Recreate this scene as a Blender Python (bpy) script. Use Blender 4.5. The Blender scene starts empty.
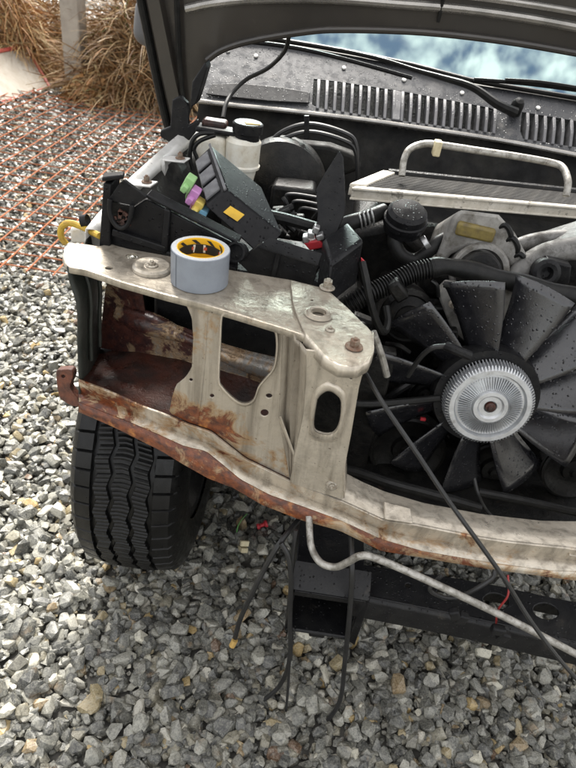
import bpy, bmesh, math, random
import numpy as np
from mathutils import Vector, Matrix, noise as mnoise

random.seed(7); np.random.seed(7)
SC = bpy.context.scene
COL = SC.collection
R = math.radians

# ------------------------------------------------------------------ camera
PITCH, ROLL, FPX, HCAM = R(36.5), R(8.7), 603.0, 1.45
_r0 = Vector((1, 0, 0)); _u0 = Vector((0, math.sin(PITCH), math.cos(PITCH)))
FW = Vector((0, math.cos(PITCH), -math.sin(PITCH)))
CR = _r0 * math.cos(ROLL) + _u0 * math.sin(ROLL)
CU = _u0 * math.cos(ROLL) - _r0 * math.sin(ROLL)
OC = Vector((0, 0, HCAM))
cam = bpy.data.cameras.new('camera'); camo = bpy.data.objects.new('camera', cam); COL.objects.link(camo)
camo.matrix_world = Matrix(((CR.x, CU.x, -FW.x, OC.x), (CR.y, CU.y, -FW.y, OC.y), (CR.z, CU.z, -FW.z, OC.z), (0, 0, 0, 1)))
cam.sensor_fit = 'VERTICAL'; cam.sensor_height = 36.0; cam.lens = 36.0 * FPX / 768.0
cam.dof.use_dof = True; cam.dof.focus_distance = 1.25; cam.dof.aperture_fstop = 7.0
cam.clip_start = 0.02; cam.clip_end = 600
SC.camera = camo
SC.cycles.caustics_reflective = False; SC.cycles.caustics_refractive = False
SC.render.resolution_x = 768; SC.render.resolution_y = 1024

# ------------------------------------------------------------------ sky, sun, exposure
SUN_AZ, SUN_EL = R(-6), R(47)          # azimuth from +Y towards +X
sdir = Vector((math.sin(SUN_AZ) * math.cos(SUN_EL), math.cos(SUN_AZ) * math.cos(SUN_EL), math.sin(SUN_EL)))
world = bpy.data.worlds.new('World'); SC.world = world; world.use_nodes = True
wn = world.node_tree; wn.nodes.clear()
def wnode(t, **k):
    n = wn.nodes.new(t)
    for a, b in k.items(): setattr(n, a, b)
    return n
wout = wnode('ShaderNodeOutputWorld'); wbg = wnode('ShaderNodeBackground')
sky = wnode('ShaderNodeTexSky'); sky.sky_type = 'NISHITA'; sky.sun_disc = False
sky.sun_elevation = SUN_EL; sky.sun_rotation = SUN_AZ
sky.air_density = 1.0; sky.dust_density = 1.5
wtc = wnode('ShaderNodeTexCoord'); wnz = wnode('ShaderNodeTexNoise')
wnz.inputs['Scale'].default_value = 17.0; wnz.inputs['Detail'].default_value = 7; wnz.inputs['Roughness'].default_value = .6
wrmp = wnode('ShaderNodeValToRGB')
wrmp.color_ramp.elements[0].position = .40; wrmp.color_ramp.elements[0].color = (.0, .0, .0, 1)
wrmp.color_ramp.elements[1].position = .58; wrmp.color_ramp.elements[1].color = (1, 1, 1, 1)
wmix = wnode('ShaderNodeMix', data_type='RGBA')
wmix.inputs['B'].default_value = (13.2, 12.7, 12.0, 1)
wmap = wnode('ShaderNodeMapping'); wmap.inputs['Location'].default_value = (0.7, 4.2, 2.4)
wn.links.new(wtc.outputs['Generated'], wmap.inputs['Vector']); wn.links.new(wmap.outputs['Vector'], wnz.inputs['Vector'])
wn.links.new(wnz.outputs['Fac'], wrmp.inputs['Fac'])
wn.links.new(wrmp.outputs['Color'], wmix.inputs['Factor'])
wn.links.new(sky.outputs['Color'], wmix.inputs['A'])
wn.links.new(wmix.outputs['Result'], wbg.inputs['Color'])
wbg.inputs['Strength'].default_value = 0.05
wn.links.new(wbg.outputs['Background'], wout.inputs['Surface'])
sun = bpy.data.lights.new('sun', 'SUN'); sun.energy = 3.4; sun.angle = R(30); sun.color = (1, .96, .9)
suno = bpy.data.objects.new('sun', sun); COL.objects.link(suno)
suno.rotation_euler = sdir.to_track_quat('Z', 'Y').to_euler(); suno.location = (-3, 4, 6)
SC.view_settings.view_transform = 'Standard'; SC.view_settings.look = 'None'
SC.view_settings.gamma = 1; SC.view_settings.use_curve_mapping = False
SC.view_settings.exposure = 1.9

# ------------------------------------------------------------------ helpers: points
def ray(px, py): return FW + CR * ((px - 288) / FPX) - CU * ((py - 384) / FPX)
def on(px, py, X=None, Y=None, Z=None):
    d = ray(px, py)
    if X is not None: t = X / d.x
    elif Y is not None: t = Y / d.y
    else: t = (Z - HCAM) / d.z
    return OC + d * t
def onplane(px, py, p0, n):
    d = ray(px, py); t = (Vector(p0) - OC).dot(n) / d.dot(n)
    return OC + d * t
FXS = [-.6, -.40, 0, .12, .25, .41, .57, .70, .82, 1.22, 1.5]
FYS = [.942, .897, .807, .778, .757, .750, .757, .778, .807, .897, .95]
def yfront(x): return float(np.interp(x, FXS, FYS))
def onfront(px, py, off=0.0):
    """point on the bowed vertical face of the car's nose, off metres in front of it"""
    d = ray(px, py); t = .8 / d.y
    for _ in range(12): t = (yfront(d.x * t) - off) / d.y
    return OC + d * t
def interp_poly(pts, n):
    """resample a polyline of tuples uniformly in length"""
    a = np.array([tuple(p) for p in pts], float)
    s = np.r_[0, np.cumsum(np.linalg.norm(np.diff(a, axis=0), axis=1))]
    q = np.linspace(0, s[-1], n)
    return [Vector([np.interp(v, s, a[:, k]) for k in range(a.shape[1])]) for v in q]
def smooth(pts, n=8):
    P = [Vector(p) for p in pts]
    if len(P) < 3: return interp_poly(P, n + 1)
    out = []
    Q = [P[0] * 2 - P[1]] + P + [P[-1] * 2 - P[-2]]
    for i in range(1, len(Q) - 2):
        a, b, c, d = Q[i - 1], Q[i], Q[i + 1], Q[i + 2]
        for k in range(n):
            t = k / n
            out.append(.5 * ((2 * b) + (c - a) * t + (2 * a - 5 * b + 4 * c - d) * t * t + (3 * b - a - 3 * c + d) * t ** 3))
    out.append(P[-1]); return out

# ------------------------------------------------------------------ helpers: shapes, each gives (verts, faces)
def join(*ms):
    V, Fc = [], []
    for v, f in ms:
        o = len(V); V += [Vector(p) for p in v]; Fc += [tuple(i + o for i in q) for q in f]
    return V, Fc
def frame_axes(d):
    d = Vector(d).normalized(); h = Vector((0, 0, 1)) if abs(d.z) < .9 else Vector((1, 0, 0))
    u = d.cross(h).normalized(); return u, u.cross(d).normalized()
def tube(pts, r, sides=10, n=8, sm=True, caps=True):
    P = smooth(pts, n) if sm else [Vector(p) for p in pts]
    L = len(P); V, Fc = [], []
    u = None
    for i, p in enumerate(P):
        t = (P[min(i + 1, L - 1)] - P[max(i - 1, 0)]).normalized()
        if u is None: u, _ = frame_axes(t)
        u = (u - t * u.dot(t)).normalized(); w = t.cross(u)
        rr = r(i / (L - 1)) if callable(r) else r
        for k in range(sides):
            a = 2 * math.pi * k / sides; V.append(p + (u * math.cos(a) + w * math.sin(a)) * rr)
    for i in range(L - 1):
        for k in range(sides):
            k2 = (k + 1) % sides
            Fc.append((i * sides + k, i * sides + k2, (i + 1) * sides + k2, (i + 1) * sides + k))
    if caps:
        Fc.append(tuple(range(sides - 1, -1, -1))); Fc.append(tuple((L - 1) * sides + k for k in range(sides)))
    return V, Fc
def corrugated(pts, r, pitch=.006, amp=.14, sides=14):
    P = smooth(pts, 12)
    s = sum((P[i + 1] - P[i]).length for i in range(len(P) - 1)); m = int(s / pitch) * 4
    P = interp_poly(P, m + 1)
    cnt = [0]
    return tube(P, lambda t: r * (1 + amp * (1 if int(round(t * m)) % 4 in (1, 2) else -1)), sides=sides, sm=False)
def box(c, s, rot=None):
    c = Vector(c); m = rot or Matrix.Identity(3)
    V = [c + m @ Vector((x * s[0] / 2, y * s[1] / 2, z * s[2] / 2)) for x in (-1, 1) for y in (-1, 1) for z in (-1, 1)]
    return V, [(0, 1, 3, 2), (4, 6, 7, 5), (0, 4, 5, 1), (2, 3, 7, 6), (0, 2, 6, 4), (1, 5, 7, 3)]
def hexa(a):
    """box from eight corners: bottom loop of four, top loop of four"""
    return [Vector(p) for p in a], [(3, 2, 1, 0), (4, 5, 6, 7), (0, 1, 5, 4), (1, 2, 6, 5), (2, 3, 7, 6), (3, 0, 4, 7)]
def lathe(o, d, prof, n=32, cap=False):
    """prof: (radius, height along d)"""
    o = Vector(o); d = Vector(d).normalized(); u, w = frame_axes(d); V, Fc = [], []
    for r, h in prof:
        for k in range(n):
            a = 2 * math.pi * k / n; V.append(o + d * h + (u * math.cos(a) + w * math.sin(a)) * r)
    for i in range(len(prof) - 1):
        for k in range(n):
            k2 = (k + 1) % n; Fc.append((i * n + k, i * n + k2, (i + 1) * n + k2, (i + 1) * n + k))
    if cap:
        Fc.append(tuple(range(n - 1, -1, -1))); Fc.append(tuple((len(prof) - 1) * n + k for k in range(n)))
    return V, Fc
def prism(poly, vec):
    n = len(poly); V = [Vector(p) for p in poly] + [Vector(p) + Vector(vec) for p in poly]
    return V, [tuple(range(n - 1, -1, -1)), tuple(range(n, 2 * n))] + [(i, (i + 1) % n, n + (i + 1) % n, n + i) for i in range(n)]
def loft(lines, closed=False):
    n = len(lines[0]); V = [Vector(p) for l in lines for p in l]; Fc = []
    for i in range(len(lines) - 1 + (1 if closed else 0)):
        j = (i + 1) % len(lines)
        for k in range(n - 1): Fc.append((i * n + k, i * n + k + 1, j * n + k + 1, j * n + k))
    return V, Fc
def plate(outline, holes, mapf, thick):
    """sheet with holes; outline and holes are 2-D loops, mapf lifts them to space, thick is the extrusion vector"""
    bm = bmesh.new(); edges = []
    for lp in [outline] + list(holes):
        vs = [bm.verts.new((p[0], p[1], 0)) for p in lp]
        edges += [bm.edges.new((vs[i], vs[(i + 1) % len(vs)])) for i in range(len(vs))]
    bmesh.ops.triangle_fill(bm, use_beauty=True, use_dissolve=False, edges=edges)
    bmesh.ops.recalc_face_normals(bm, faces=bm.faces)
    for v in bm.verts: v.co = mapf(v.co.x, v.co.y)
    g = bmesh.ops.extrude_face_region(bm, geom=bm.faces[:])
    for v in [e for e in g['geom'] if isinstance(e, bmesh.types.BMVert)]: v.co += Vector(thick)
    bmesh.ops.recalc_face_normals(bm, faces=bm.faces)
    bm.verts.ensure_lookup_table(); bm.verts.index_update()
    V = [v.co.copy() for v in bm.verts]; Fc = [tuple(v.index for v in f.verts) for f in bm.faces]
    bm.free(); return V, Fc
def dense(lp, n):
    a = [Vector((p[0], p[1], 0)) for p in lp] + [Vector((lp[0][0], lp[0][1], 0))]
    return [(p.x, p.y) for p in interp_poly(a, n + 1)[:-1]]
def rounded(lp, n=6):
    a = [Vector((p[0], p[1], 0)) for p in lp]; L = len(a); out = []
    for i in range(L):
        p0, p1, p2, p3 = a[i - 1], a[i], a[(i + 1) % L], a[(i + 2) % L]
        for k in range(n):
            t = k / n
            q = .5 * ((2 * p1) + (p2 - p0) * t + (2 * p0 - 5 * p1 + 4 * p2 - p3) * t * t + (3 * p1 - p0 - 3 * p2 + p3) * t ** 3)
            out.append((q.x, q.y))
    return out

# ------------------------------------------------------------------ helpers: objects
WLOC = {}
def put(o, parent):
    o.parent = parent
    o.matrix_parent_inverse = Matrix.Translation(-WLOC[parent.name])
def mk(name, vf, mat, parent=None, smooth_=True, bevel=0, recalc=True, seg=2, subd=0, ang=35):
    V, Fc = vf
    V = [Vector(v) for v in V]
    lo = Vector([min(v[i] for v in V) for i in range(3)]); hi = Vector([max(v[i] for v in V) for i in range(3)])
    c = (lo + hi) / 2
    me = bpy.data.meshes.new(name)
    me.from_pydata([v - c for v in V], [], Fc); me.update()
    if recalc:
        bm = bmesh.new(); bm.from_mesh(me); bmesh.ops.recalc_face_normals(bm, faces=bm.faces); bm.to_mesh(me); bm.free()
    if smooth_:
        me.polygons.foreach_set('use_smooth', [True] * len(me.polygons))
        me.set_sharp_from_angle(angle=R(ang))
    me.materials.append(mat)
    o = bpy.data.objects.new(name, me); COL.objects.link(o); o.location = c; WLOC[o.name] = c.copy()
    if bevel:
        b = o.modifiers.new('bevel', 'BEVEL'); b.width = bevel; b.segments = seg; b.limit_method = 'ANGLE'; b.angle_limit = R(35)
        b.use_clamp_overlap = True
    if subd:
        s = o.modifiers.new('subd', 'SUBSURF'); s.levels = subd; s.render_levels = subd
    if parent: put(o, parent)
    return o
def empty(name, loc):
    o = bpy.data.objects.new(name, None); COL.objects.link(o); o.location = loc; WLOC[o.name] = Vector(loc); return o
def tag(o, label=None, cat=None, group=None, kind=None):
    if label: o['label'] = label
    if cat: o['category'] = cat
    if group: o['group'] = group
    if kind: o['kind'] = kind
    return o

# ------------------------------------------------------------------ materials
def ND(nt, t, ins=None, **k):
    n = nt.nodes.new(t)
    for a, b in k.items(): setattr(n, a, b)
    for a, b in (ins or {}).items():
        if isinstance(b, bpy.types.NodeSocket): nt.links.new(b, n.inputs[a])
        else: n.inputs[a].default_value = b
    return n
def c4(c): return (c[0], c[1], c[2], 1)
def ramp(nt, fac, stops, interp='LINEAR'):
    n = nt.nodes.new('ShaderNodeValToRGB'); n.color_ramp.interpolation = interp
    e = n.color_ramp.elements
    while len(e) < len(stops): e.new(.5)
    for i, (p, c) in enumerate(stops):
        e[i].position = p; e[i].color = c4(c) if not isinstance(c, (int, float)) else (c, c, c, 1)
    nt.links.new(fac, n.inputs['Fac']); return n.outputs['Color']
def mixc(nt, f, a, b, blend='MIX'):
    n = nt.nodes.new('ShaderNodeMix'); n.data_type = 'RGBA'; n.blend_type = blend
    for s, v in ((n.inputs['Factor'], f), (n.inputs['A'], a), (n.inputs['B'], b)):
        if isinstance(v, bpy.types.NodeSocket): nt.links.new(v, s)
        else: s.default_value = v if s.type == 'VALUE' else c4(v)
    return n.outputs['Result']
def newmat(name):
    m = bpy.data.materials.new(name); m.use_nodes = True; nt = m.node_tree
    return m, nt, nt.nodes['Principled BSDF']
def noise(nt, vec, scale, detail=4, rough=.6, dist=0):
    return ND(nt, 'ShaderNodeTexNoise', {'Vector': vec, 'Scale': scale, 'Detail': detail, 'Roughness': rough, 'Distortion': dist}).outputs['Fac']
def M(name, col, col2=None, scale=25, lo=.4, hi=.65, rough=.5, rough2=None, metal=0, bump=.15, bscale=180, bdist=.002,
      drops=0, spec=.5, coat=0, dirt=None, dirt_lo=.5, dirt_hi=.7, dscale=12, ior=None, trans=0):
    m, nt, b = newmat(name)
    pos = ND(nt, 'ShaderNodeTexCoord').outputs['Object']
    nz = noise(nt, pos, scale, 6, .65)
    c = mixc(nt, ramp(nt, nz, [(lo, 0), (hi, 1)]), col, col2 or col)
    if dirt:
        dn = noise(nt, pos, dscale, 8, .7, .4)
        dm = ramp(nt, dn, [(dirt_lo, 0), (dirt_hi, 1)])
        c = mixc(nt, dm, c, dirt)
    nt.links.new(c, b.inputs['Base Color'])
    rn = noise(nt, pos, scale * 2.3, 5)
    rr = ND(nt, 'ShaderNodeMapRange', {'Value': rn, 'From Min': .3, 'From Max': .7, 'To Min': rough, 'To Max': rough2 if rough2 is not None else min(1, rough + .2)})
    nt.links.new(rr.outputs[0], b.inputs['Roughness'])
    b.inputs['Metallic'].default_value = metal
    b.inputs['Specular IOR Level'].default_value = spec
    if ior: b.inputs['IOR'].default_value = ior
    if coat: b.inputs['Coat Weight'].default_value = coat; b.inputs['Coat Roughness'].default_value = .12
    if trans: b.inputs['Transmission Weight'].default_value = trans
    nrm = None
    if bump:
        h = noise(nt, pos, bscale, 5, .7)
        nrm = ND(nt, 'ShaderNodeBump', {'Height': h, 'Strength': bump, 'Distance': bdist}).outputs[0]
    if drops:
        v = ND(nt, 'ShaderNodeTexVoronoi', {'Vector': pos, 'Scale': 170.0, 'Randomness': 1.0})
        big = ramp(nt, ND(nt, 'ShaderNodeSeparateColor', {'Color': v.outputs['Color']}).outputs[0], [(.45, .0), (.95, .42)])
        d = ND(nt, 'ShaderNodeMath', {0: big, 1: v.outputs['Distance']}, operation='SUBTRACT').outputs[0]
        dd = ND(nt, 'ShaderNodeMath', {0: d, 1: 0.0}, operation='MAXIMUM').outputs[0]
        k = {'Height': dd, 'Strength': drops, 'Distance': .006}
        if nrm: k['Normal'] = nrm
        nrm = ND(nt, 'ShaderNodeBump', k).outputs[0]
    if nrm: nt.links.new(nrm, b.inputs['Normal'])
    return m

MT = {}
MT['black'] = M('black_plastic', (.008, .008, .009), (.016, .016, .016), scale=40, rough=.34, rough2=.55, bump=.12, bscale=400, drops=.7, spec=.2, dirt=(.04, .037, .03), dirt_lo=.6, dirt_hi=.8, dscale=30)
MT['black_wet'] = M('wet_black_plastic', (.007, .007, .008), (.013, .013, .014), scale=40, rough=.28, rough2=.45, spec=.2, bump=.1, bscale=300, drops=1)
MT['rubber'] = M('black_rubber', (.008, .008, .008), (.016, .016, .015), scale=60, rough=.32, rough2=.52, spec=.24, bump=.15, bscale=500, dirt=(.04, .037, .032), dirt_lo=.6, dirt_hi=.85, dscale=50)
MT['cable'] = M('cable_sheath', (.012, .012, .012), (.02, .02, .02), rough=.35, bump=0)
MT['bay'] = M('grimy_bay_paint', (.010, .010, .010), (.024, .023, .02), scale=14, rough=.45, rough2=.8, bump=.4, bscale=90, bdist=.004, spec=.18, dirt=(.04, .043, .03), dirt_lo=.6, dirt_hi=.8, dscale=9)
MT['engine_dark'] = M('oily_engine_metal', (.006, .006, .006), (.018, .017, .015), scale=30, rough=.26, rough2=.5, spec=.24, bump=.5, bscale=110, bdist=.004, dirt=(.07, .05, .035), dirt_lo=.62, dirt_hi=.8, dscale=40)
MT['cast_alu'] = M('dirty_cast_aluminium', (.33, .32, .30), (.19, .18, .165), scale=22, rough=.5, rough2=.7, metal=.25, bump=.4, bscale=160, dirt=(.09, .08, .06), dirt_lo=.5, dirt_hi=.68, dscale=28)
MT['cast_grey'] = M('grimy_grey_casting', (.20, .195, .185), (.10, .097, .09), scale=26, rough=.45, rough2=.7, metal=.2, bump=.4, bscale=160, dirt=(.04, .036, .03), dirt_lo=.48, dirt_hi=.66, dscale=30)
MT['alu'] = M('bare_aluminium', (.62, .62, .62), (.45, .45, .44), scale=30, rough=.3, rough2=.5, metal=.8, bump=.2, bscale=300, dirt=(.13, .12, .1), dirt_lo=.52, dirt_hi=.75, dscale=60)
MT['fan_alu'] = M('fan_clutch_aluminium', (.66, .68, .70), (.5, .51, .52), scale=40, rough=.32, rough2=.5, metal=.7, bump=.15, bscale=300, dirt=(.22, .2, .17), dirt_lo=.58, dirt_hi=.85, dscale=40)
MT['silver_tube'] = M('silver_tube', (.44, .425, .39), (.20, .19, .165), scale=60, rough=.35, rough2=.6, metal=.55, bump=.2, bscale=400, dirt=(.1, .08, .06), dirt_lo=.55, dirt_hi=.7, dscale=70)
MT['white_edge'] = M('oxidised_radiator_frame', (.66, .62, .54), (.5, .46, .38), scale=30, rough=.5, metal=.15, bump=.25, bscale=200, dirt=(.09, .08, .06), dirt_lo=.56, dirt_hi=.68, dscale=40)
MT['chassis'] = M('wet_black_chassis_paint', (.006, .006, .007), (.013, .013, .013), scale=18, spec=.3, rough=.28, rough2=.55, bump=.35, bscale=120, bdist=.002, drops=1, dirt=(.07, .06, .05), dirt_lo=.6, dirt_hi=.85, dscale=20)
MT['rust_dark'] = M('dark_wet_rust', (.075, .022, .013), (.022, .012, .010), scale=16, lo=.38, hi=.62, rough=.18, rough2=.5, bump=.6, bscale=140, bdist=.003, dirt=(.17, .055, .025), dirt_lo=.62, dirt_hi=.78, dscale=14)
MT['pocket_dark'] = M('dark_green_wall', (.020, .024, .020), (.045, .047, .040), scale=20, rough=.4, rough2=.6, bump=.2, dirt=(.08, .045, .03), dirt_lo=.62, dirt_hi=.8, dscale=15)  # very dark green with brown patches, for the pocket side wall
MT['hood'] = M('hood_paint', (.040, .035, .030), (.030, .027, .024), scale=6, rough=.28, rough2=.42, bump=.05, bscale=60, coat=.3, dirt=(.10, .09, .08), dirt_lo=.6, dirt_hi=.85, dscale=25)
MT['edge_highlight'] = M('silver_edge_highlight', (.42, .40, .37), (.26, .25, .23), scale=10, rough=.2, rough2=.36, metal=.75, bump=.05, bscale=80)  # painted highlight: silver colour for the glints on bonnet ridges and cowl seal
MT['cowl'] = M('cowl_plastic', (.03, .031, .035), (.045, .047, .05), scale=20, rough=.2, rough2=.38, spec=.45, bump=.15, bscale=260, drops=.6, dirt=(.16, .15, .14), dirt_lo=.55, dirt_hi=.8, dscale=20)
MT['slat'] = M('cowl_slat_plastic', (.11, .11, .118), (.07, .07, .074), scale=30, rough=.3, rough2=.5, bump=.1, drops=.4)
MT['wing'] = M('silver_wing_paint', (.74, .73, .70), (.62, .61, .58), scale=20, rough=.3, rough2=.5, metal=.2, bump=.08, coat=.3, dirt=(.10, .095, .085), dirt_lo=.6, dirt_hi=.68, dscale=70)
MT['white_plastic'] = M('aged_white_plastic', (.72, .70, .62), (.60, .55, .44), scale=25, rough=.4, bump=.1, dirt=(.30, .22, .12), dirt_lo=.58, dirt_hi=.8, dscale=25)
MT['grey_mirror'] = M('grey_mirror_cap', (.10, .10, .105), rough=.4, bump=.1)
MT['bolt'] = M('dull_zinc_bolt', (.42, .39, .33), (.25, .20, .15), scale=200, rough=.4, metal=.6, bump=.3, bscale=500)
MT['rust_bolt'] = M('rusty_bolt', (.15, .08, .05), (.26, .22, .17), scale=120, rough=.6, metal=.2, bump=.4, bscale=500)
MT['yellow'] = M('yellow_plastic', (.68, .42, .03), (.55, .33, .03), rough=.45, bump=.05)
MT['hose_yellow'] = M('yellow_hose', (.55, .36, .04), (.42, .26, .04), scale=60, rough=.5, bump=.1, dirt=(.16, .1, .04), dirt_lo=.55, dirt_hi=.75, dscale=60)
MT['green_p'] = M('green_connector', (.30, .52, .22), rough=.45, bump=.05)
MT['pink_p'] = M('pink_connector', (.55, .25, .52), rough=.45, bump=.05)
MT['yellow_p'] = M('pale_yellow_connector', (.78, .62, .15), rough=.45, bump=.05)
MT['blue_p'] = M('blue_connector', (.25, .52, .70), rough=.45, bump=.05)
MT['cream_p'] = M('cream_connector', (.62, .55, .36), (.5, .43, .27), rough=.5, bump=.1, dirt=(.2, .16, .1), dirt_lo=.55, dirt_hi=.75, dscale=100)
MT['red_p'] = M('red_plastic', (.50, .03, .04), (.38, .02, .03), rough=.4, bump=.05)
MT['grey_p'] = M('grey_latch_plastic', (.10, .10, .105), (.16, .16, .165), scale=60, rough=.4, bump=.1, drops=.4)
MT['tape_side'] = M('silver_duct_tape', (.27, .30, .345), (.235, .26, .30), scale=30, rough=.30, rough2=.42, metal=.15, bump=.1, bscale=900, bdist=.0006)
MT['tape_edge'] = M('duct_tape_roll_edge', (.55, .56, .57), (.42, .44, .46), scale=300, rough=.5, bump=.2, bscale=900)
MT['tape_core'] = M('yellow_core_print', (.80, .47, .02), rough=.5, bump=0)
MT['print_black'] = M('black_print', (.02, .02, .02), rough=.5, bump=0)
MT['print_white'] = M('white_print', (.78, .77, .74), rough=.5, bump=0)
MT['print_red'] = M('red_print', (.60, .10, .04), rough=.5, bump=0)
MT['olive_cap'] = M('olive_yellow_cap', (.19, .145, .04), (.12, .09, .03), scale=60, rough=.45, bump=.3, bscale=300, dirt=(.09, .07, .04), dirt_lo=.55, dirt_hi=.75, dscale=60)
MT['concrete'] = M('weathered_concrete', (.36, .33, .28), (.26, .235, .20), scale=8, rough=.8, bump=.5, bscale=60, bdist=.004, dirt=(.16, .15, .12), dirt_lo=.6, dirt_hi=.75, dscale=12)
MT['red_frame'] = M('red_painted_frame', (.42, .06, .04), (.34, .07, .05), scale=12, rough=.5, bump=.2)
MT['board'] = M('pale_board', (.40, .36, .30), (.30, .26, .20), scale=5, rough=.6, bump=.3, bscale=40, dirt=(.28, .22, .14), dirt_lo=.55, dirt_hi=.7, dscale=9)
MT['rebar'] = M('rusty_mesh_wire', (.40, .13, .045), (.27, .09, .04), scale=12, rough=.75, bump=.4, bscale=200)
MT['green_wire'] = M('green_wire', (.08, .30, .06), rough=.4, bump=0)
MT['red_wire'] = M('red_wire', (.25, .02, .02), rough=.4, bump=0)
MT['tan_tape'] = M('tan_tape', (.42, .27, .08), rough=.6, bump=.1)

def panel_material(name, rust_lo, rust_hi, xpos=None, zpos=None, film_shade=0.0, gloss=.22, dark=False):
    """champagne paint, grimy, with rust that spreads where water stands; film: share of brown laid over the paint, for road dirt and for shade on the web"""
    m, nt, b = newmat(name)
    geo = ND(nt, 'ShaderNodeNewGeometry'); pos = geo.outputs['Position']
    n1 = noise(nt, pos, 11, 6, .6); n2 = noise(nt, pos, 60, 8, .7); n3 = noise(nt, pos, 13, 9, .72, .6); n4 = noise(nt, pos, 30, 9, .78, .3)
    sx = ND(nt, 'ShaderNodeSeparateXYZ', {0: pos})
    base = mixc(nt, ramp(nt, n1, [(.35, 0), (.68, 1)]), (.62, .56, .465), (.50, .445, .36))
    base = mixc(nt, ramp(nt, n1, [(.30, film_shade), (.62, film_shade * .45)]), base, (.215, .185, .145))
    base = mixc(nt, ramp(nt, n4, [(.50, 0), (.80, .55)]), base, (.24, .205, .155))
    st = ND(nt, 'ShaderNodeMapping', {'Vector': pos, 'Scale': (42, 42, 3.2)}).outputs[0]
    base = mixc(nt, ramp(nt, noise(nt, st, 1.0, 5, .6, .3), [(.47, 0), (.72, .72)]), base, (.12, .10, .075))
    # small chips
    base = mixc(nt, ramp(nt, noise(nt, pos, 150, 3, .5), [(.70, 0), (.74, .8)]), base, (.10, .07, .05))
    rust = mixc(nt, ramp(nt, n2, [(.36, 0), (.62, 1)]), (.21, .062, .022), (.062, .022, .014))
    rust = mixc(nt, ramp(nt, noise(nt, pos, 35, 6), [(.56, 0), (.70, 1)]), rust, (.42, .17, .05))
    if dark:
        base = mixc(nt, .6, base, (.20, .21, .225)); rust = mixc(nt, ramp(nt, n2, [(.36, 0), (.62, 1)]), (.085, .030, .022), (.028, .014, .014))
    fac = n3
    for ax, g_ in (('X', xpos), ('Z', zpos)):
        if g_:
            g = ND(nt, 'ShaderNodeMapRange', {'Value': sx.outputs[ax], 'From Min': g_[0], 'From Max': g_[1], 'To Min': g_[2], 'To Max': g_[3]}).outputs[0]
            fac = ND(nt, 'ShaderNodeMath', {0: fac, 1: g}, operation='ADD').outputs[0]
    mask = ramp(nt, fac, [(rust_lo, 0), (rust_hi, 1)])
    halo = ramp(nt, fac, [(rust_lo - .09, 0), (rust_lo, .75)])
    c = mixc(nt, halo, base, (.36, .215, .09))
    c = mixc(nt, mask, c, rust)
    nt.links.new(c, b.inputs['Base Color'])
    r = ND(nt, 'ShaderNodeMapRange', {'Value': n4, 'From Min': .3, 'From Max': .7, 'To Min': gloss, 'To Max': gloss + .25}).outputs[0]
    nt.links.new(r, b.inputs['Roughness'])
    inv = ND(nt, 'ShaderNodeMath', {0: 1.0, 1: mask}, operation='SUBTRACT').outputs[0]
    mt = ND(nt, 'ShaderNodeMath', {0: inv, 1: .45}, operation='MULTIPLY').outputs[0]
    nt.links.new(mt, b.inputs['Metallic'])
    b1 = ND(nt, 'ShaderNodeBump', {'Height': n2, 'Strength': .2, 'Distance': .0015}).outputs[0]
    b2 = ND(nt, 'ShaderNodeBump', {'Height': mask, 'Strength': .4, 'Distance': .0015, 'Normal': b1}).outputs[0]
    b3 = ND(nt, 'ShaderNodeBump', {'Height': n1, 'Strength': .4, 'Distance': .014, 'Normal': b2}).outputs[0]
    nt.links.new(b3, b.inputs['Normal'])
    return m
MT['panel'] = panel_material('champagne_panel_paint', .70, .76)
MT['panel_top'] = panel_material('road_filmed_panel_paint', .72, .78, film_shade=.75, gloss=.3)
MT['panel_grime'] = panel_material('grimy_rib_paint', .72, .78, film_shade=.85, gloss=.3)
MT['panel_web'] = panel_material('shaded_web_paint', .60, .66, (-.16, -.02, .10, -.12), (.69, .77, .16, -.12), film_shade=.45, gloss=.25)  # brown share also puts the web's shade into its colour
MT['panel_rusty'] = panel_material('rusting_panel_paint', .53, .57, (-.40, .06, .085, -.10))
MT['panel_edge'] = panel_material('rusty_edge_paint', .50, .58, (-.42, .5, .22, -.02))
MT['panel_back'] = panel_material('rusty_pocket_paint', .50, .55, (-.40, -.05, .14, -.05), film_shade=.2, gloss=.15, dark=True)
MT['rust_scab'] = M('wet_rust_scab', (.17, .055, .03), (.07, .026, .018), scale=45, lo=.38, hi=.6, rough=.3, rough2=.6, bump=.6, bscale=220, bdist=.003, dirt=(.30, .12, .05), dirt_lo=.6, dirt_hi=.75, dscale=60)
MT['blade'] = M('wet_fan_blade', (.012, .012, .014), (.022, .022, .025), scale=30, rough=.15, rough2=.30, bump=.12, bscale=300, drops=1, spec=.7, ior=1.6)
MT['rad_core'] = M('radiator_fins', (.022, .021, .02), (.05, .047, .042), scale=60, rough=.65, rough2=.85, bump=.5, bscale=300, spec=.2)

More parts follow.
